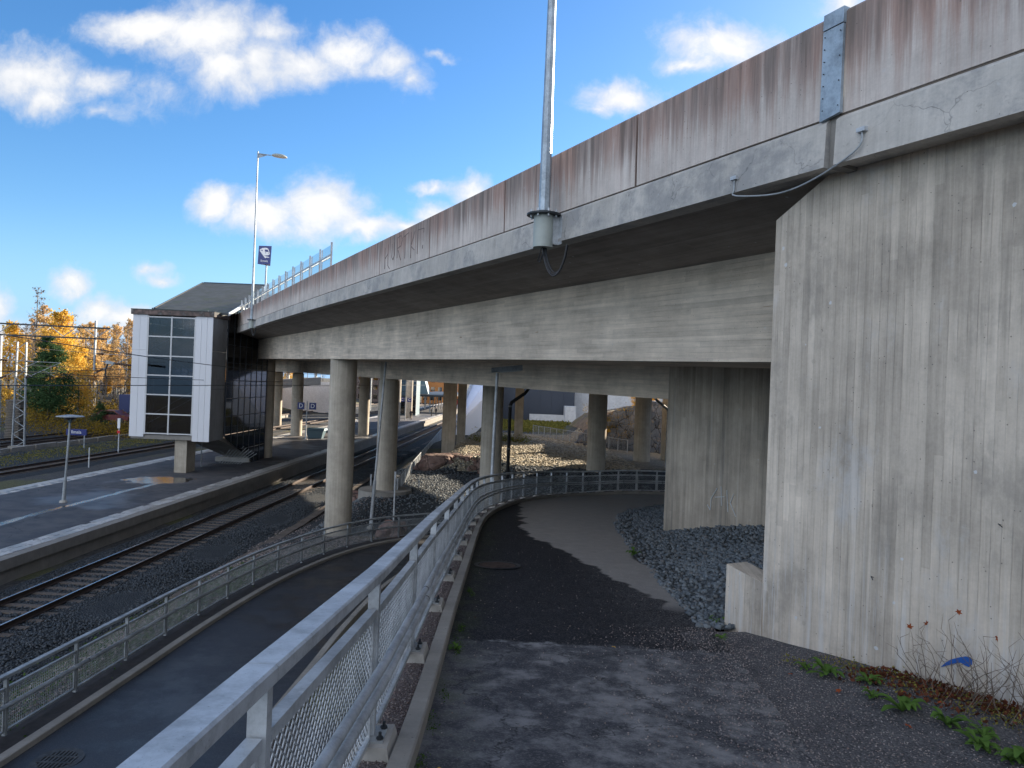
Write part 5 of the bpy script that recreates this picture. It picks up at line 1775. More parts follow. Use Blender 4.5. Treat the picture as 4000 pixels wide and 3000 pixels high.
# pale stair ramp building with a slanting side
rp_ = thing('stair_building', 'pale blue white slanting stair housing beyond the columns', 'building', (-5.5, 100, -6.6))
part('side_wall', M['stairwhite'], lambda m_: m_.prism([(-7.4, 92, -6.8), (-2.7, 92, -6.8), (-2.7, 110, 2.8), (-5.4, 110, 2.8)], (0, .4, 0)) if False else m_.hexa([(-7.2, 92, -6.9), (-2.7, 92, -6.9), (-2.7, 112, -6.9), (-7.2, 112, -6.9), (-7.0, 92.1, -5.6), (-2.7, 92.1, -1.0), (-2.7, 112, 2.8), (-5.2, 112, 2.8)]), rp_)
part('coping', M['galv'], lambda m_: m_.bar((-7.3, 91.9, -5.5), (-5.2, 112, 2.95), .35, .35), rp_)
part('railing', M['galv_d'], lambda m_: m_.bar((-7.6, 91.9, -4.6), (-5.5, 112, 3.9), .1, .1), rp_)

# glazed lift tower, stair and canopy at the far end of the platform
gt = thing('lift_tower', 'glazed lift tower standing at the far end of the platform', 'lift tower', (-21, 134, ZP))
part('core', M['teal'], lambda m_: m_.box(-23.0, 134.6, ZP, -18.2, 140, 3.4), gt)
for k in range(5):
    for q_ in range(7):
        part('glass_pane', M['darkglass'], lambda m_: m_.box(-23.2 + k * 1.02, 134, ZP + .3 + q_ * 1.4, -23.2 + k * 1.02 + .94, 134.06, ZP + .3 + q_ * 1.4 + 1.3), gt)
part('frame', M['galv_d'], lambda m_: [m_.box(-23.25 + k * 1.02, 133.9, ZP, -23.2 + k * 1.02, 134.1, 3.4) for k in range(6)], gt, stuff=True)
cn = thing('platform_canopy', 'low dark canopy over the far part of the platform', 'canopy', (-14, 150, ZP))
part('roof', M['darkmetal'], lambda m_: m_.box(-21.5, 146, -3.3, -12.4, 200, -2.9), cn)
for k in range(8): part('post', M['galv_d'], lambda m_: m_.box(-17.2, 148 + k * 6, ZP, -17.0, 148.2 + k * 6, -3.3), cn)
st_ = thing('blue_stair', 'bright blue louvred stair rising above the far platform', 'stair', (-13.5, 150, -3))
for k in range(11): part('louvre', M['brightblue'], lambda m_: m_.box(-13.9 + k * .12, 150, -2.7 + k * .5, -11.6, 150.3, -2.7 + k * .5 + .36), st_)
part('body', M['teal'], lambda m_: m_.prism([(-21, 150.6, -2.8), (-17.8, 150.6, -2.8), (-19.6, 150.6, 3.2), (-21, 150.6, 3.2)], (0, 4, 0)), st_)
fb_ = thing('footbridge', 'pale steel footbridge crossing the railway far beyond the road bridge', 'footbridge', (-20, 165, 0))
part('deck', M['galv'], lambda m_: m_.box(-70, 165, .9, 8, 168, 1.5), fb_)
part('parapet', M['stairwhite'], lambda m_: m_.box(-70, 164.9, 1.5, 8, 165, 3.0), fb_)
for k in range(12): part('support', M['galv_d'], lambda m_: m_.box(-66 + k * 6.5, 166, -7.5, -65.6 + k * 6.5, 166.4, .9), fb_)
sg = thing('railway_signal', 'railway signal showing a red light beyond the sunlit piers', 'signal', (-7.6, 97, -7.4))
part('pole', M['galv_d'], lambda m_: m_.cyl(-7.6, 97, -7.4, -2.4, .07, n=8), sg)
part('head', M['black'], lambda m_: m_.box(-7.85, 96.9, -3.4, -7.35, 97.1, -2.3), sg)
part('lens', M['redlamp'], lambda m_: m_.box(-7.78, 96.86, -3.1, -7.42, 96.9, -2.55), sg)
for (x, y, w, h_, mt) in ((-30, 235, 14, 11, 'orange'), (-12, 245, 18, 9, 'farwall'), (-52, 225, 20, 13, 'rusttrim'), (4, 230, 14, 12, 'orange')):
    b_ = thing('distant_building', {'orange': 'distant reddish brown block behind the far footbridge' if x < 0 else 'distant reddish brown block right of the tracks', 'farwall': 'distant low pale building behind the footbridge', 'rusttrim': 'distant brown building left of the tracks'}[mt], 'building', (x, y, -7))
    part('wall', M[mt], lambda m_: m_.box(x, y, -7.5, x + w, y + 10, -7.5 + h_), b_)
    for k in range(int(w / 2.4)):
        for q_ in range(int(h_ / 3)):
            part('window', M['darkglass'], lambda m_: m_.box(x + .6 + k * 2.4, y - .05, -6.4 + q_ * 3, x + 1.9 + k * 2.4, y, -5 + q_ * 3), b_)
# side road bridge and sunlit retaining wall seen beneath the bridge on the left
rb = thing('side_bridge', 'dark low side bridge with a barred railing seen through the columns', 'bridge', (-52, 128, -2))
part('deck', M['fascia'], lambda m_: m_.hexa([(-60, 118, -4.9), (-38, 140, -1.6), (-40, 146, -1.6), (-64, 124, -4.9), (-60, 118, -2.7), (-38, 140, -.1), (-40, 146, -.1), (-64, 124, -2.7)]), rb)
for k in range(22):
    f = k / 21
    part('railing_bar', M['galv'], lambda m_: m_.box(-60 + 22 * f - .05, 118 + 22 * f, -2.7 + 2.6 * f, -60 + 22 * f + .05, 118.1 + 22 * f, -1.5 + 2.6 * f), rb)
part('railing_top', M['galv'], lambda m_: m_.bar((-60, 118, -1.45), (-38, 140, 1.15), .1, .1), rb)
rw = thing('yard_wall', 'sunlit pale retaining wall beyond the side bridge', 'wall', (-45, 150, -7.5))
part('wall', M['farwall'], lambda m_: m_.hexa([(-62, 158, -7.6), (-33, 146, -7.6), (-33, 147, -7.6), (-62, 159, -7.6), (-62, 158, -1.4), (-33, 146, -1.0), (-33, 147, -1.0), (-62, 159, -1.4)]), rw)


# ================================================================== FENCES
def mesh_fence(label, A, B, n, h, mat_mesh, name='mesh_fence', zA=-7.5, zB=-7.5):
    t_ = thing(name, label, 'fence', (A[0], A[1], zA))
    for k in range(n + 1):
        f = k / n; x, y, z = A[0] + (B[0] - A[0]) * f, A[1] + (B[1] - A[1]) * f, zA + (zB - zA) * f
        part('post', M['galv'], lambda m_: m_.box(x - .035, y - .035, z, x + .035, y + .035, z + h), t_)
    m_ = MB()
    a = Vector((*A, zA)); b = Vector((*B, zB))
    m_.bar(a + Vector((0, 0, h - .04)), b + Vector((0, 0, h - .04)), .04, .04); m_.bar(a + Vector((0, 0, .12)), b + Vector((0, 0, .12)), .03, .03)
    m_.build('rails', M['galv'], t_)['kind'] = 'stuff'
    L = math.dist(A, B); d = (b - a) / L
    segs = []
    step = .16
    u = np.arange(0, L, step)
    m2 = MB()
    hh = h - .15
    for sgn in (1, -1):
        for q_ in u:
            u0, u1 = q_, q_ + sgn * hh
            p0 = a + d * u0 + Vector((0, 0, .1)); p1 = a + d * min(max(u1, 0), L) + Vector((0, 0, .1 + abs(min(max(u1, 0), L) - u0)))
            if (p1 - p0).length > .05: m2.tube([p0, p1], .007, 3, False)
    m2.build('wire_mesh', M['galv_d'], t_)['kind'] = 'stuff'
    return t_


mesh_fence('sunlit wire mesh fence running beside the nearest track past the rock outcrop', (-5.9, 37.5), (-8.6, 88), 24, 1.35, None, zA=-6.6, zB=-7.3)
mesh_fence('wire mesh fence along the slope leading to the rock cliff', (2.4, 74), (9.2, 55.0), 13, 1.2, None, zA=-5.4, zB=-5.2)
fn_ = thing('long_fence', 'long low grey panel fence on the far side of the tracks', 'fence', (-57.8, 50, -7.5))
for k in range(60):
    y = 52 + k * 2.0; x = -60.4 + .045 * y
    part('post', M['galv'], lambda m_: m_.box(x - .04, y - .04, -7.5, x + .04, y + .04, -6.25), fn_)
    part('fence_panel', M['galv_d'], lambda m_: m_.box(x - .01, y + .06, -7.4, x + .01 + .09, y + 1.94, -6.35), fn_)
t_ = thing('step_kerb', 'low pale stone kerb line between the second and third tracks', 'kerb', (-43, 30, -7.6))
for k in range(30):
    y = 40 + k * 3.0; x = -45.7 + .04 * y
    part('kerb_stone', M['kerb'], lambda m_: m_.box(x - .15, y, -7.7, x + .15, y + 2.96, -7.22 + .03 * (k % 3)), t_)
# marker posts beside the lower railing and thin poles along the tracks
for i, (x, y, h_, lb) in enumerate(((-5.55, 34.5, 2.6, 'thin pale stake standing behind the end of the lower railing'), (-7.9, 40.5, 1.6, 'thin pale stake left of the leaning pole'), (-5.0, 39.5, 1.5, 'thin pale stake in front of the mesh fence'),
                                    (-31.6, 53, 1.5, 'thin marker stake beside the second track left of the stair tower'))):
    m_ = MB(); m_.box(x - .035, y - .035, -7.5 if x < -10 else -7.1, x + .035, y + .035, (-7.5 if x < -10 else -7.1) + h_)
    tag(m_.build('marker_stake', M['galv']), lb, 'stake')


# ================================================================== CATENARY
def lattice_mast(x, y, z0, h, w, label):
    t_ = thing('catenary_mast', label, 'mast', (x, y, z0))
    m_ = MB(); 
    for sx in (-1, 1):
        m_.hexa([(x + sx * w / 2 - .05, y - .08, z0), (x + sx * w / 2 + .05, y - .08, z0), (x + sx * w / 2 + .05, y + .08, z0), (x + sx * w / 2 - .05, y + .08, z0),
                 (x + sx * w * .36 - .05, y - .08, z0 + h), (x + sx * w * .36 + .05, y - .08, z0 + h), (x + sx * w * .36 + .05, y + .08, z0 + h), (x + sx * w * .36 - .05, y + .08, z0 + h)])
    m_.build('chord', M['galv_d'], t_)['kind'] = 'stuff'
    n = int(h / .62)
    for k in range(n):
        f0, f1 = k / n, (k + 1) / n
        s = 1 if k % 2 else -1
        part('brace', M['galv_d'], lambda m_: m_.bar((x + s * w * (.5 - .14 * f0), y, z0 + h * f0), (x - s * w * (.5 - .14 * f1), y, z0 + h * f1), .05, .05, up=(0, 1, 0)), t_)
    part('footing', M['kerb'], lambda m_: m_.box(x - .6, y - .5, z0 - .5, x + .6, y + .5, z0 + .25), t_)
    return t_


lattice_mast(-44.3, 63.5, -7.5, 9.6, 1.1, 'lattice steel mast standing between the second and third tracks')
lattice_mast(-42.6, 58.0, -7.5, 9.9, 1.1, 'lattice steel mast at the very left carrying the overhead gantry')
lattice_mast(-27.4, 122.0, -7.4, 9.5, .9, 'far lattice mast seen between the round columns under the bridge')
gn = thing('catenary_gantry', 'horizontal truss gantry spanning the tracks at the left edge', 'gantry', (-42.6, 58, 2.6))
gy = 58.0
part('upper_chord', M['darkmetal'], lambda m_: m_.bar((-58, gy, 3.55), (-33.2, gy, 3.30), .14, .12), gn)
part('lower_chord', M['darkmetal'], lambda m_: m_.bar((-58, gy, 2.55), (-33.4, gy, 2.42), .14, .12), gn)
for k in range(18):
    xa = -57.5 + k * 1.36
    part('brace', M['galv_d'], lambda m_: m_.bar((xa, gy, 2.52 if k % 2 else 3.5), (xa + 1.36, gy, 3.5 if k % 2 else 2.52), .05, .05, up=(0, 1, 0)), gn)
part('drop_post', M['galv_d'], lambda m_: m_.box(-34.51, gy - .07, -.2, -34.38, gy + .07, 3.9), gn)


def insulator(a, b, parent):
    a, b = Vector(a), Vector(b)
    m_ = MB(); pts = []; rs = []
    n = 9
    for k in range(n * 2 + 1):
        pts.append(a.lerp(b, k / (n * 2))); rs.append(.09 if k % 2 else .05)
    m_.tube(pts, rs, 8); return m_.build('insulator', M['iron'], parent, True)


def cantilever(x, y, side, label, zt=-.2):
    t_ = thing('catenary_bracket', label, 'bracket', (x, y, zt))
    tip = Vector((x + side * 3.2, y, zt + .55)); root = Vector((x, y, zt - 1.0)); r2 = Vector((x, y, zt + .6))
    part('strut', M['galv_d'], lambda m_: m_.tube([root, tip], .035, 8), t_)
    part('tie', M['galv_d'], lambda m_: m_.tube([r2, tip], .025, 8), t_)
    part('steady_arm', M['galv_d'], lambda m_: m_.tube([root.lerp(tip, .55), root.lerp(tip, .55) + Vector((side * 1.0, 0, -.55))], .02, 6), t_)
    insulator(root.lerp(tip, .05), root.lerp(tip, .22), t_); insulator(r2.lerp(tip, .05), r2.lerp(tip, .22), t_)
    return t_


cantilever(-44.0, 63.5, 1, 'overhead line bracket reaching right from the lattice mast between the tracks')
cantilever(-42.3, 58.0, 1, 'overhead line bracket on the leftmost lattice mast')
cantilever(-34.4, 58.0, 1, 'overhead line bracket hanging under the drop post of the gantry', .6)
cantilever(-27.0, 121.5, 1, 'overhead line bracket on the far mast seen between the columns', 0)


def wire(x0, y0, z0, x1, y1, z1, label, sag=.3, r_=.016, name='overhead_wire'):
    pts = []
    for k in range(25):
        f = k / 24
        pts.append((x0 + (x1 - x0) * f, y0 + (y1 - y0) * f, z0 + (z1 - z0) * f - sag * 4 * f * (1 - f)))
    m_ = MB(); m_.tube(pts, r_, 5)
    return tag(m_.build(name, M['darkmetal']), label, 'wire', 'overhead wires along the tracks')


wire(-15.3, 12, 1.4, -14.0, 62, .3, 'upper carrying wire above the nearest track crossing in front of the stair tower', .55)
wire(-15.5, 12, -.62, -13.6, 110, -.70, 'contact wire hanging over the nearest track', .0)
wire(-14.0, 62, .3, -12.5, 118, .4, 'carrying wire over the nearest track beneath the bridge', .5)
wire(-24, 13, .20, -18.8, 57.5, -.55, 'feeder wire running low past the tower windows', .2)
wire(-29, 14, -.35, -28.3, 55, .10, 'wire crossing the tower just above the middle window row', .3)
wire(-35.6, 20, .9, -33.4, 110, .6, 'carrying wire above the second track', .8)
wire(-35.5, 20, -.8, -33.2, 110, -.9, 'contact wire above the second track', 0)
wire(-48.5, 30, .9, -45.6, 110, .7, 'carrying wire above the third track', .8)
wire(-48.4, 30, -.9, -45.5, 110, -.9, 'contact wire above the third track', 0)
wire(-53.2, 30, -.6, -49.5, 110, -.7, 'contact wire above the fourth track', 0)
wire(-42.5, 30, 2.3, -41.6, 110, 2.1, 'high wire strung along the lattice masts', .7)
wire(-27.5, 57.5, -1.2, -24.2, 121, -1.3, 'contact wire passing behind the stair tower', 0)
# tension weight and insulator hanging left of the tower
ti = thing('line_tensioner', 'small line tensioner with a grey insulator hanging left of the tower windows', 'tensioner', (-24.9, 43.8, .2))
part('body', M['galv_d'], lambda m_: m_.hexa([(-25.35, 43.8, .32), (-24.85, 43.8, .26), (-24.85, 43.95, .26), (-25.35, 43.95, .32), (-25.3, 43.8, .52), (-24.8, 43.8, .40), (-24.8, 43.95, .40), (-25.3, 43.95, .52)]), ti)
insulator((-24.75, 43.85, .33), (-23.75, 43.85, .26), ti)
part('hanger', M['darkmetal'], lambda m_: m_.tube([(-25.2, 43.85, .3), (-25.35, 43.85, -.1), (-25.3, 43.85, -.5)], .05, 6), ti)
part('arm', M['galv_d'], lambda m_: m_.tube([(-25.7, 43.85, .45), (-24.2, 43.85, .28)], .025, 6), ti)

# blue station name board, truck, car, notice board by the far tracks
nb_ = thing('name_board', 'dark blue station name board with white lettering beside the long fence', 'sign', (-42.2, 64.5, -7.5))
part('board', M['signblue'], lambda m_: m_.box(-41.6, 66, -6.35, -39.7, 66.12, -5.78), nb_)
o = link('lettering', text_mesh('lettering', 'Ilmala', .42, M['signwhite'], .005), nb_, (1.55, 1.49, 1.44), (R(90), 0, 0))
for dx in (-41.4, -39.9): part('leg', M['galv_d'], lambda m_: m_.box(dx - .04, 66.02, -7.6, dx + .04, 66.1, -6.35), nb_)
tk = thing('lorry', 'dark boxed lorry parked behind the fence left of the stair tower', 'lorry', (-47, 86, -6.3))
part('cargo_box', M['navybox'], lambda m_: m_.box(-47.9, 86, -5.3, -43.6, 88.3, -3.1), tk)
part('cab', M['black'], lambda m_: m_.hexa([(-43.5, 86, -5.6), (-41.9, 86, -5.6), (-41.9, 88.2, -5.6), (-43.5, 88.2, -5.6), (-43.5, 86, -3.4), (-42.3, 86, -3.6), (-42.3, 88.2, -3.6), (-43.5, 88.2, -3.4)]), tk)
for dx in (-42.8, -46.6, -45.4):
    part('wheel', M['rubber'], lambda m_: m_.tube([(dx, 85.95, -5.7), (dx, 86.3, -5.7)], .48, 16), tk, True)
cr2 = thing('parked_car', 'dark red car parked in front of the lorry', 'car', (-46.5, 82, -6.3))
part('body', M['carred'], lambda m_: m_.prism([(-48.6, 82, -6.0), (-44.6, 82, -6.0), (-44.5, 82, -5.5), (-45.4, 82, -5.35), (-46.2, 82, -4.85), (-47.7, 82, -4.85), (-48.4, 82, -5.35), (-48.7, 82, -5.5)], (0, 1.7, 0)), cr2)
part('side_window', M['darkglass'], lambda m_: m_.prism([(-47.9, 81.98, -5.33), (-45.7, 81.98, -5.33), (-46.3, 81.98, -4.93), (-47.6, 81.98, -4.93)], (0, .03, 0)), cr2)
for dx in (-47.8, -45.4):
    part('wheel', M['rubber'], lambda m_: m_.tube([(dx, 81.95, -6.0), (dx, 82.2, -6.0)], .32, 14), cr2, True)
tb = thing('timber_stack', 'tall pile of grey planks left of the lattice mast', 'timber stack', (-54.5, 70.5, -7.2))
for k in range(24):
    part('plank', M['wood'], lambda m_: m_.box(-50.6 + random.uniform(-.1, .1), 70.5, -7.3 + k * .16, -49.2 + random.uniform(-.1, .1), 71.6, -7.3 + k * .16 + .11), tb)
hs_ = thing('track_hut_sign', 'white and red trackside notice post at the foot of the tower', 'sign', (-31, 62.5, -7.5))
part('post', M['galv'], lambda m_: m_.box(-35.04, 63, -7.5, -34.96, 63.08, -4.9), hs_)
part('white_plate', M['signwhite'], lambda m_: m_.box(-35.12, 62.95, -5.3, -34.88, 62.99, -4.4), hs_)
part('red_plate', M['redlamp'], lambda m_: m_.box(-35.14, 62.95, -5.75, -34.88, 62.99, -5.5), hs_)


# ================================================================== PEOPLE (far away on the platform)
def person_mesh(pose):
    vs = [(0, 0, .92), (0, 0, 1.15), (0, 0, 1.40), (0, 0, 1.50), (0, 0, 1.60), (0, .01, 1.70),
          (-.18, 0, 1.40), (-.23, .02 * pose, 1.14), (-.22, -.08 * pose, .90), (.18, 0, 1.40), (.23, .04 * pose, 1.14), (.22, -.14 * pose, .92),
          (-.10, 0, .88), (-.11, -.10 * pose, .48), (-.11, .02 * pose, .06), (-.11, -.10, .03), (.10, 0, .88), (.11, .10 * pose, .48), (.12, .16 * pose, .06), (.12, .06 * pose - .06, .03)]
    es = [(0, 1), (1, 2), (2, 3), (3, 4), (4, 5), (2, 6), (6, 7), (7, 8), (2, 9), (9, 10), (10, 11), (0, 12), (12, 13), (13, 14), (14, 15), (0, 16), (16, 17), (17, 18), (18, 19)]
    rad = [.15, .15, .17, .06, .10, .085, .07, .055, .04, .07, .055, .04, .10, .075, .05, .045, .10, .075, .05, .045]
    me = bpy.data.meshes.new('person'); me.from_pydata(vs, es, [])
    o = bpy.data.objects.new('person', me); COL.objects.link(o)
    o.modifiers.new('s', 'SKIN')
    for k, r_ in enumerate(rad): me.skin_vertices[0].data[k].radius = (r_, r_ * .85)
    me.skin_vertices[0].data[0].use_root = True
    sb__ = o.modifiers.new('u', 'SUBSURF'); sb__.levels = 1
    dg = bpy.context.evaluated_depsgraph_get()
    m2 = bpy.data.meshes.new_from_object(o.evaluated_get(dg))
    bpy.data.objects.remove(o)
    m2.materials.clear(); m2.materials.append(M['cloth']); m2.materials.append(M['skin'])
    for p_ in m2.polygons:
        p_.use_smooth = True
        if p_.center.z > 1.5 or (p_.center.z < .95 and abs(p_.center.x) > .19 and p_.center.z > .8): p_.material_index = 1
    return m2


pm1, pm2 = person_mesh(1), person_mesh(.2)
for (x, y, me_, rz, lb) in ((-16.4, 118.5, pm1, .3, 'person in dark clothes walking along the platform edge near the lift tower'),
                            (-14.6, 133, pm2, 1.2, 'person in dark clothes standing farther along the platform, left of a pair'), (-13.9, 134.5, pm2, 2.6, 'person in dark clothes standing at the right of the pair on the far platform')):
    o = link('person', me_, None, (x - .4, y, ZP), (0, 0, rz)); tag(o, lb, 'person')
    hm = MB(); hm.cyl(0, .02, 1.64, 1.76, .10, .06, n=12)
    link('hair', hm.mesh('hair', M['black'], True), o)


# ================================================================== TREES
def leaves(n, fn, size, aspect=.7):
    """n leaf quads at points given by fn(n) -> (n,3)"""
    P_ = fn(n)
    q_ = rng.normal(size=(n, 3)); q_ /= np.linalg.norm(q_, axis=1)[:, None]
    r_ = rng.normal(size=(n, 3)); r_ -= q_ * (q_ * r_).sum(1)[:, None]; r_ /= np.linalg.norm(r_, axis=1)[:, None]
    s = size * rng.uniform(.6, 1.3, (n, 1))
    a = q_ * s; b = r_ * s * aspect
    V = np.stack([P_ - a, P_ - b * .9, P_ + a, P_ + b * .9], 1).reshape(-1, 3)
    return V, (np.arange(n * 4).reshape(-1, 4))


def tree_mesh(h, kind, seed):
    """returns (trunk mesh, crown mesh)"""
    r_ = random.Random(seed)
    g_ = np.random.default_rng(seed)
    tm = MB()
    tr = .011 * h + .05
    pts = [(0, 0, -.3)]
    x = y = 0
    for k in range(1, 9):
        x += r_.uniform(-.02, .02) * h * .5; y += r_.uniform(-.02, .02) * h * .5
        pts.append((x, y, h * k / 8.3))
    tm.tube(pts, [tr * (1 - .88 * k / 8) for k in range(9)], 7)
    clumps = []
    nb_ = {'yellow': 46, 'thin': 34, 'bare': 44, 'pine': 50}[kind]
    for k in range(nb_):
        f = r_.uniform({'yellow': .12, 'thin': .35, 'bare': .25, 'pine': .08}[kind], .98)
        i = min(int(f * 8.0), 7)
        p = Vector(pts[i]).lerp(Vector(pts[i + 1]), f * 8.0 - i if i < 8 else 1)
        a = r_.uniform(0, 6.28)
        if kind == 'pine': L = h * .27 * (1.08 - f ** 1.3) + .3; up_ = .12
        elif kind == 'yellow': L = h * .20 * (1 - (2 * f - .85) ** 2 * .7) + .2; up_ = .8
        else: L = h * .13 * (1.25 - f) + .3; up_ = 1.0
        L *= r_.uniform(.7, 1.15)
        d_ = Vector((math.cos(a), math.sin(a), up_)).normalized()
        q_ = p + d_ * L
        mid = p.lerp(q_, .5) + Vector((0, 0, .06 * L))
        if kind == 'bare': q_ = q_ + Vector((0, 0, -.15 * L))
        tm.tube([p, mid, q_], [tr * .28 * (1.1 - f), tr * .18 * (1.1 - f), .008], 4, False)
        clumps.append((p, mid, q_, L))
        if kind in ('bare', 'thin'):
            for _ in range(5 if kind == 'bare' else 3):
                s_ = mid.lerp(q_, r_.uniform(-.5, 1))
                e_ = s_ + Vector((r_.uniform(-1, 1), r_.uniform(-1, 1), r_.uniform(-.3, .9))) * L * .4
                tm.tube([s_, e_], [.012, .004], 3, False)
    n = {'yellow': 6500, 'thin': 1900, 'bare': 260, 'pine': 9000}[kind]

    def fn(n):
        ci = g_.integers(0, len(clumps), n)
        A = np.array([c[1] for c in clumps]); B = np.array([c[2] for c in clumps]); Ls = np.array([c[3] for c in clumps])
        t_ = g_.uniform(-.3, 1.1, (n, 1))
        sp = {'yellow': .22, 'thin': .16, 'bare': .12, 'pine': .2}[kind]
        o_ = g_.normal(0, 1, (n, 3)) * Ls[ci][:, None] * sp
        if kind == 'pine': o_[:, 2] *= .8
        return A[ci] + (B - A)[ci] * t_ + o_
    V, F = leaves(n, fn, {'yellow': .13, 'thin': .12, 'bare': .10, 'pine': .22}[kind] * (h / 12) ** .5, .7 if kind != 'pine' else .25)
    V[:, 2] = np.maximum(V[:, 2], .2)
    mats = {'yellow': 'leaf_yellow', 'thin': 'leaf_orange', 'bare': 'leaf_bare', 'pine': 'leaf_pine'}
    return tm.mesh('trunk', M['bark'] if kind != 'pine' else M['barkd'], True), np_mesh('crown', V, F, M[mats[kind]])


def put_tree(me2, x, y, z, s, label, group=None, name='birch_tree', sz=1.0):
    t_ = thing(name, label, 'tree', (x, y, z), random.uniform(0, 6.28), group)
    t_.scale = (s, s, s * sz)
    link('trunk', me2[0], t_); link('crown', me2[1], t_)
    return t_


gy_ = lambda x, y: float(ground_h(np.array([x]), np.array([y]))[0])
T_y1, T_y2 = tree_mesh(13, 'yellow', 1), tree_mesh(9, 'yellow', 2)
T_t = [tree_mesh(13, 'thin', 10 + k) for k in range(3)]
T_b = [tree_mesh(14, 'bare', 20 + k) for k in range(3)]
T_p = tree_mesh(10, 'pine', 30)
put_tree(T_y1, -62.0, 96, gy_(-62, 96), 1.12, 'big golden yellow birch rising above the gantry at the left')
put_tree(T_y1, -66.5, 93, gy_(-66, 93), .95, 'golden yellow birch at the left edge beside the largest one')
put_tree(T_y2, -56.5, 92, gy_(-56, 92), 1.05, 'yellow birch half hidden behind the green pine')
put_tree(T_b[0], -76.5, 112, gy_(-76, 112), 1.38, 'tall bare grey birch standing above the yellow crowns')
put_tree(T_t[0], -70.5, 106, gy_(-70, 106), 1.25, 'pale orange thinning birch at the far left behind the yellow one')
put_tree(T_p, -55.2, 84, -6.6, 1.1, 'dense green pine behind the lattice mast', name='pine_tree')
put_tree(T_p, -57.8, 86, -6.6, .82, 'second green pine at the left edge of the picture', name='pine_tree')
put_tree(T_p, -47.8, 82, -6.6, .30, 'very small young pine right of the big green pine', name='pine_tree')
for k, (x, y, s, lb) in enumerate(((-49.2, 108, .82, 'narrow yellow tree in the middle of the bare birch wood'), (-46.6, 104, .62, 'small yellow tree low in the bare birch wood'), (-41.8, 106, .70, 'narrow yellow tree close to the stair tower'),
                                   (-50.0, 98, .42, 'small yellow bush like tree near the lamp head'), (-44.5, 100, .38, 'lowest yellow bush tree near the lorry'), (-58.5, 120, 1.25, 'tall yellow topped tree peeping over the bare wood'))):
    put_tree(T_y2, x, y, gy_(x, y), s, lb, sz=1.35)
wd = np.random.default_rng(5)
for k in range(210):
    f = (k + .5) / 210
    y = 104 + wd.uniform(0, 60) ** 1.0
    kx = -.70 + .36 * ((k * .618) % 1)
    x = kx * y + wd.uniform(-1, 1)
    put_tree(T_y2 if k % 9 == 4 else (T_t if k % 3 else T_b)[k % 3], x, y, gy_(x, y), (.72 + wd.uniform(0, .30)) * (1 if y < 125 else 1.18), 'slender autumn birch in the thinning wood beyond the tracks', 'slender birches of the wood beyond the tracks')
# trees far off under the bridge and at the skyline
for k in range(26):
    x = -95 + k * 8 + wd.uniform(-3, 3); y = 270 + wd.uniform(0, 50)
    put_tree([T_y1, T_t[1], T_b[1]][k % 3], x, y, -7.5, 1.0 + wd.uniform(0, .4), 'distant autumn tree on the skyline behind the station', 'distant trees behind the station')
for k, (x, y, s) in enumerate(((10.6, 60.5, .22), (12.8, 63, .26), (8.2, 58.9, .20), (7.2, 60.6, .24), (15.8, 60, .3))):
    put_tree(T_y2, x, y, gy_(x, y) - .1, s, ['small yellow birch at the top of the rock cliff', 'yellow sapling growing behind the cliff edge', 'low yellow bush on the left end of the cliff', 'yellowish bush at the foot of the cliff', 'yellow sapling on the hill right of the cliff'][k])


def bushes(name, label, n, fx, mat, size, spread):
    P_ = np.array([fx() for _ in range(n)])
    def fn(m):
        i = rng.integers(0, n, m)
        o_ = rng.normal(0, 1, (m, 3)) * spread; o_[:, 2] = np.abs(o_[:, 2])
        return P_[i] + o_
    V, F = leaves(n * 40, fn, size)
    return tag(link(name, np_mesh(name, V, F, M[mat])), label, None, None, 'stuff')


bushes('undergrowth', 'autumn undergrowth between the long fence and the birch wood', 500, lambda: (lambda y: (lambda x: (x, y, gy_(x, y)))(-random.uniform(.50, .72) * y))(random.uniform(76, 108)), 'leaf_bush', .10, (1.0, 1.0, .9))
bushes('dry_grass', 'dry yellow grass and weeds between the tracks', 260, lambda: (lambda y: (-random.uniform(39.5, 44) + .04 * y, y, -7.55))(random.uniform(44, 80)), 'grass', .05, (.6, .6, .08))
bushes('sunny_grass', 'bright yellow green grass tufts by the sunlit piers', 60, lambda: (random.uniform(-3.0, 1.4), random.uniform(60, 66), gy_(-1, 62)), 'grass', .07, (.5, .5, .28))
bushes('bank_grass', 'thin greenish grass on the slope in front of the slate blue building', 500, lambda: (random.uniform(-1, 9), random.uniform(80, 104), gy_(3, 90)), 'grass', .12, (1.0, 1.0, .12))
bushes('cliff_bushes', 'brownish yellow bushes on the rock cliff', 40, lambda: (lambda x: (x, float(np.interp(x, [6.5, 9, 14], [61.5, 58, 56])) - .3, random.uniform(-4.8, -1.6)))(random.uniform(6.6, 10.5)), 'leaf_bush', .05, (.35, .2, .2))
bushes('verge_grass', 'green grass along the foot of the lower railing', 130, lambda: (lambda y: (-8.35 + random.uniform(-.9, .15), y, gy_(-8.5, y)))(random.uniform(6, 26)), 'grassg', .035, (.3, .4, .07))

# ================================================================== DETAILS NEAR THE VIEWER
mh = thing('manhole_cover', 'round rusty brown manhole cover set in the upper path', 'manhole cover', (-.12, 10.9, float(zr(10.9))))
zc = float(zr(10.9))


def tilt_disc(m_, x, y, r0, r1, lift, th, n=36):
    for a_, b_ in ((r0, r1),):
        vs = []; fs = []
        for rr in (a_, b_):
            for k in range(n):
                t_ = 2 * math.pi * k / n
                X, Y = x + rr * math.cos(t_), y + rr * math.sin(t_)
                vs.append((X, Y, float(zr(Y)) + lift))
        for k in range(n):
            k2 = (k + 1) % n
            fs.append((k, k2, n + k2, n + k))
        m_.add(vs, fs)


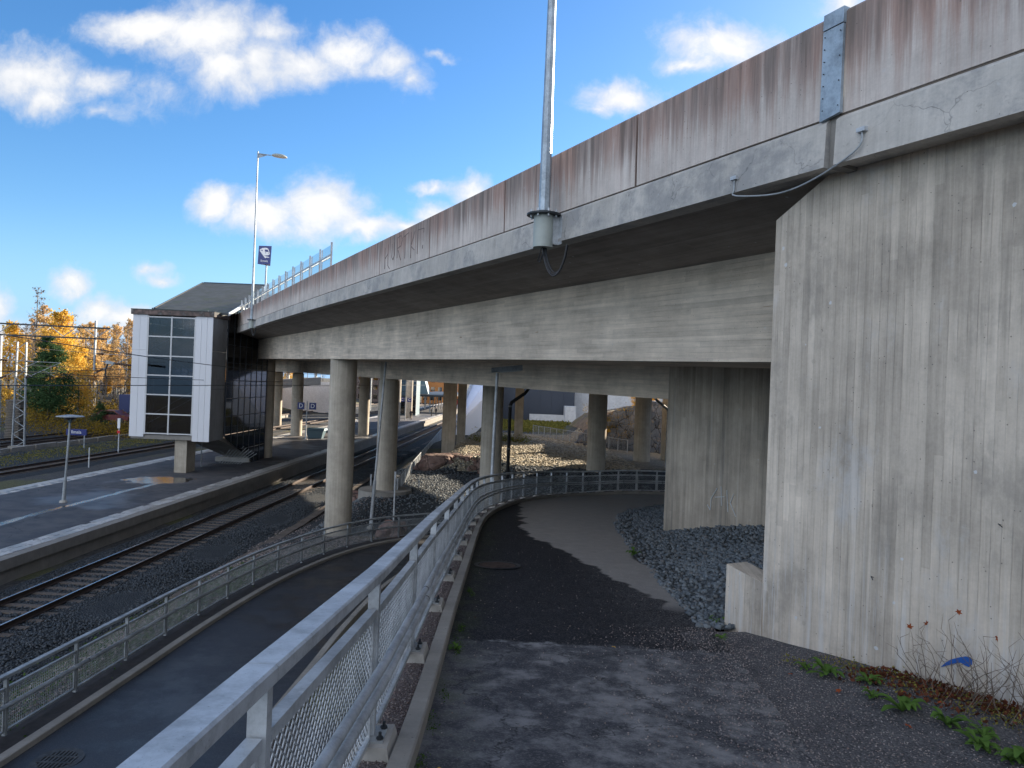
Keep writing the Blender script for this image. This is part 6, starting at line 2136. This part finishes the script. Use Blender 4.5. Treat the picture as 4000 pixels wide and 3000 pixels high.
m_ = MB(); tilt_disc(m_, -.12, 10.9, .30, .365, .012, .0); m_.build('frame', M['ironb'], mh)
m_ = MB(); tilt_disc(m_, -.12, 10.9, .0, .285, .008, .0); m_.build('lid', M['iron'], mh)
k_ = 0
for a in range(4):
    rr = .07 + a * .06
    m_ = MB(); tilt_disc(m_, -.12, 10.9, rr, rr + .022, .013, 0); m_.build('ring', M['iron'], mh)
dg_ = thing('drain_grate', 'round iron drain grate with slots in the lower path', 'drain grate', (-6.72, 10.75, float(zl(10.75))))
zc = float(zl(10.75))
part('frame', M['ironb'], lambda m_: m_.tube([(-6.72, 10.75, zc - .02), (-6.72, 10.75, zc + .012)], .36, 36), dg_)
part('pit_shade', M['darkhole'], lambda m_: m_.cyl(-6.72, 10.75, zc + .0125, zc + .0135, .26, n=30), dg_)  # flat black disc, darkness of the opening put into its colour
for k in range(9):
    u = -.24 + k * .06
    h_ = math.sqrt(max(.0, .262 ** 2 - u * u))
    part('bar', M['ironb'], lambda m_: m_.box(-6.72 + u - .015, 10.75 - h_, zc + .012, -6.72 + u + .015, 10.75 + h_, zc + .024), dg_)
for k in (-1, 1): part('cross_bar', M['ironb'], lambda m_: m_.box(-6.98, 10.75 + k * .085 - .018, zc + .013, -6.46, 10.75 + k * .085 + .018, zc + .025), dg_)


# leaves of weeds as parts
def weed(x, y, z, s, label, n=9, seed=0):
    r_ = random.Random(seed)
    t_ = thing('weed', label, 'weed', (x, y, z))
    for k in range(n):
        a = 2 * math.pi * k / n + r_.uniform(-.5, .5); L = s * r_.uniform(.45, 1.25); w = s * r_.uniform(.10, .19)
        up_ = r_.uniform(.5, 1.6)
        d_ = Vector((math.cos(a), math.sin(a), 0)); sd = Vector((-d_.y, d_.x, 0))
        vs = []; fs = []
        N_ = 7
        for j in range(N_ + 1):
            f = j / N_
            c = Vector((x, y, z)) + d_ * (L * f * (1 - .25 * (up_ - .5))) + Vector((0, 0, L * (up_ * f - .75 * up_ * f * f)))
            ww = w * (math.sin(math.pi * min(1, f * .92 + .05)) ** .7) * (1 + .25 * (j % 2)) * (f * .6 + .45)
            for sgn in (-1, 0, 1): vs.append(c + sd * ww * sgn + Vector((0, 0, abs(sgn) * ww * .35)))
        for j in range(N_):
            for q_ in (0, 1): fs.append((j * 3 + q_, j * 3 + q_ + 1, j * 3 + q_ + 4, j * 3 + q_ + 3))
        m_ = MB(); m_.add(vs, fs); m_.build('leaf', M['leaf_weed'], t_, True)
    return t_


def bz(x, y): return max(float(bank_h(np.array([x]), np.array([y]))[0]), float(zr(y)) if x < xr_path(y) else -9) + .005


for i, (x, y, s, lb) in enumerate(((2.70, 5.85, .17, 'broad green weed rosette farthest along the foot of the big wall'), (2.93, 5.62, .13, 'small green rosette touching the farthest weed'), (2.86, 5.00, .19, 'green dandelion like rosette second from the far end of the row'),
                                   (3.00, 4.72, .15, 'green rosette in the middle of the weed row'), (2.98, 4.36, .16, 'green rosette just before the nearest weeds'), (3.08, 4.10, .19, 'big round leaved green rosette nearest to the viewer'), (3.22, 3.88, .12, 'smallest green rosette at the near end of the row'),
                                   (3.18, 4.62, .12, 'single broad leaved weed close under the twigs'),
                                   (2.60, 6.05, .10, 'narrow leaved weed tuft just beyond the farthest rosette'), (2.80, 5.30, .11, 'small weed between the farthest rosette and the second'), (3.10, 4.50, .12, 'weed hidden close behind the middle rosette'), (3.02, 4.15, .10, 'tiny rosette on the path side of the biggest weed'))):
    weed(x, y, bz(x, y), s, lb, 14 if i != 7 else 4, i)
for i, (x, y, s, lb) in enumerate(((2.15, 6.9, .09, 'tiny weed growing at the path edge near the wing wall'), (2.36, 7.7, .14, 'tuft of weeds at the outer end of the low wing wall'), (2.3, 12.6, .2, 'green weed tuft at the edge of the crushed rock bank'))):
    weed(x, y, bz(x, y), s, lb, 12, 20 + i)
for i, (x, y, s, lb) in enumerate(((-.40, 6.2, .09, 'small weed at the kerb near the asphalt seam'), (-.42, 3.4, .07, 'small weed at the foot of the near kerb'))):
    weed(x, y, float(zr(y)) + .003, s, lb, 12, 30 + i)
bushes('kerb_moss_grass', 'thin green grass growing along the kerb of the upper path', 22, lambda: (lambda y: (-.43 + random.uniform(-.02, .05), y, float(zr(y))))(random.uniform(2.6, 9)), 'grassg', .007, (.015, .06, .010))


def wallx_at(y): return 6.2 - .5 * y


def twig_bush(x, y, n, label, seed, hmax):
    r_ = random.Random(seed)
    t_ = thing('twig_shrub', label, 'shrub', (x, y, bz(x, y)))
    z = bz(x, y)
    tw = MB(); tips = []
    for k in range(n):
        bx, by = x + r_.uniform(-.30, .16), y + r_.uniform(-.45, .45)
        bx = min(bx, wallx_at(by) - .04)
        a = r_.uniform(0, 6.28); h = hmax * r_.uniform(.35, 1.0)
        p = Vector((bx, by, z - .01)); d_ = Vector((math.cos(a) * .5, math.sin(a) * .7, 1)).normalized()
        pts = [p]
        for j in range(5):
            d_ = (d_ + Vector((r_.uniform(-.35, .35), r_.uniform(-.35, .35), r_.uniform(-.15, .1)))).normalized()
            q_ = pts[-1] + d_ * h / 5
            q_.x = min(q_.x, wallx_at(q_.y) - .02)
            pts.append(q_)
            if j > 0 and r_.random() < .6:
                e = q_ + Vector((r_.uniform(-1, 1), r_.uniform(-1, 1), r_.uniform(.2, 1))).normalized() * h * .22
                e.x = min(e.x, wallx_at(e.y) - .015)
                tw.tube([q_, e], [.0018, .0008], 4, False); tips.append(e)
        tw.tube(pts, [.0032, .0028, .0024, .002, .0016, .001], 5, False); tips.append(pts[-1])
    o_ = tw.build('twigs', M['twig'], t_); o_['kind'] = 'stuff'
    return t_, tips


def maple_leaf(c, s, mat, parent, r_, flat=False):
    nrm_ = Vector((r_.uniform(-.8, .8), r_.uniform(-1, -.2), r_.uniform(-.3, .6))).normalized() if not flat else Vector((r_.uniform(-.35, .35), r_.uniform(-.35, .35), 1)).normalized()
    a = nrm_.orthogonal().normalized(); b = nrm_.cross(a)
    rr = [1, .45, .9, .4, .7, .3, .35, .3, .7, .4, .9, .45]
    ang0 = r_.uniform(0, 6.28)
    vs = [Vector(c)]
    for k, q_ in enumerate(rr):
        t_ = ang0 + 2 * math.pi * k / len(rr)
        vs.append(Vector(c) + (a * math.cos(t_) + b * math.sin(t_)) * s * q_ + nrm_ * (.18 * s * (1 if k % 2 else -.4)))
    fs = [(0, k + 1, (k + 1) % len(rr) + 1) for k in range(len(rr))]
    m_ = MB(); m_.add(vs, fs)
    return m_.build('leaf' if parent is not None else 'fallen_leaf', mat, parent)


rl_ = random.Random(3)
for i, (x, y, n, hm, lb, nl) in enumerate(((3.38, 5.30, 24, .50, 'bare brown twig shrub leaning on the wall left of the blue mark', 2), (3.62, 4.85, 30, .55, 'bare twig shrub below the blue spray mark with red leaves', 2),
                                       (3.80, 4.45, 30, .50, 'dense brown twig shrub right of the blue mark', 2), (3.72, 4.05, 34, .42, 'nearest twig shrub in the bottom right corner', 1))):
    t_, tips = twig_bush(x, y, n, lb, i, hm)
    tips.sort(key=lambda v: -v.z)
    for k in range(nl): maple_leaf(tips[k * 2], .032, M['leaf_red'], t_, rl_)
# leaf litter under the twigs
n_ = 1500
yy_ = rng.uniform(3.3, 5.9, n_); xx_ = wallx_at(yy_) - np.abs(rng.normal(0, .26, n_)) - .02
V, F = leaves(n_, lambda n: np.stack([xx_, yy_, bank_h(xx_, yy_) + rng.uniform(.005, .05, n_)], 1), .022)
tag(link('leaf_litter', np_mesh('leaf_litter', V, F, M['leaf_litter'])), 'reddish brown leaf litter heaped at the foot of the big wall', None, None, 'stuff')
for i, (x, y, s, mt, lb) in enumerate(((1.02, 6.45, .030, 'leaf_yellow', 'yellow fallen leaf lying just below the asphalt seam'), (-.32, 3.85, .022, 'leaf_yellow', 'small yellow leaf on the dark asphalt near the kerb'), (2.42, 5.9, .03, 'leaf_red', 'red fallen leaf at the far end of the weeds'),
                                   (2.62, 5.45, .035, 'leaf_red', 'orange red leaf left of the farthest weed rosette'), (2.74, 4.72, .035, 'leaf_red', 'orange leaf lying below the middle rosette'), (3.2, 5.1, .04, 'leaf_red', 'bright red leaf between two rosettes'),
                                   (3.05, 5.35, .04, 'leaf_red', 'rusty leaf behind the farthest rosette'), (-.30, 7.4, .02, 'leaf_litter', 'tiny brown leaf beside the kerb beyond the seam'), (3.35, 4.25, .035, 'leaf_red', 'dull red leaf beside the nearest rosette'))):
    o = maple_leaf((x, y, (bz(x, y) if x > 1.5 else float(zr(y))) + .012), s, M[mt], None, rl_, True)
    tag(o, lb, 'leaf')

# small stones and grit strewn over the upper path, and soil under the weeds
n_ = 700
yy_ = 2.2 + 14 * rng.uniform(0, 1, n_) ** 1.5; xx_ = rng.uniform(-.42, 2.2, n_)
stones('path_grit', np.stack([xx_, yy_, zr(yy_) + .003], 1), .0075, M['pebble'], 'small pale stones strewn thinly over the dark upper path')
n_ = 900
yy_ = rng.uniform(3.2, 6.4, n_); xx_ = wallx_at(yy_) - np.abs(rng.normal(.15, .30, n_)) - .02
V, F = leaves(n_, lambda n: np.stack([xx_, yy_, bank_h(xx_, yy_) + rng.uniform(.003, .03, n_)], 1), .012, .35)
tag(link('twig_litter', np_mesh('twig_litter', V, F, M['leaf_bare'])), 'fine brown twig litter between the weeds and the big wall', None, None, 'stuff')
bushes('weed_grass', 'thin autumn grass blades between the weed rosettes', 60, lambda: (lambda y: (wallx_at(y) - random.uniform(.05, .55), y, float(bank_h(np.array([wallx_at(y) - .3]), np.array([y]))[0])))(random.uniform(3.6, 6.2)), 'grass', .010, (.05, .07, .03))
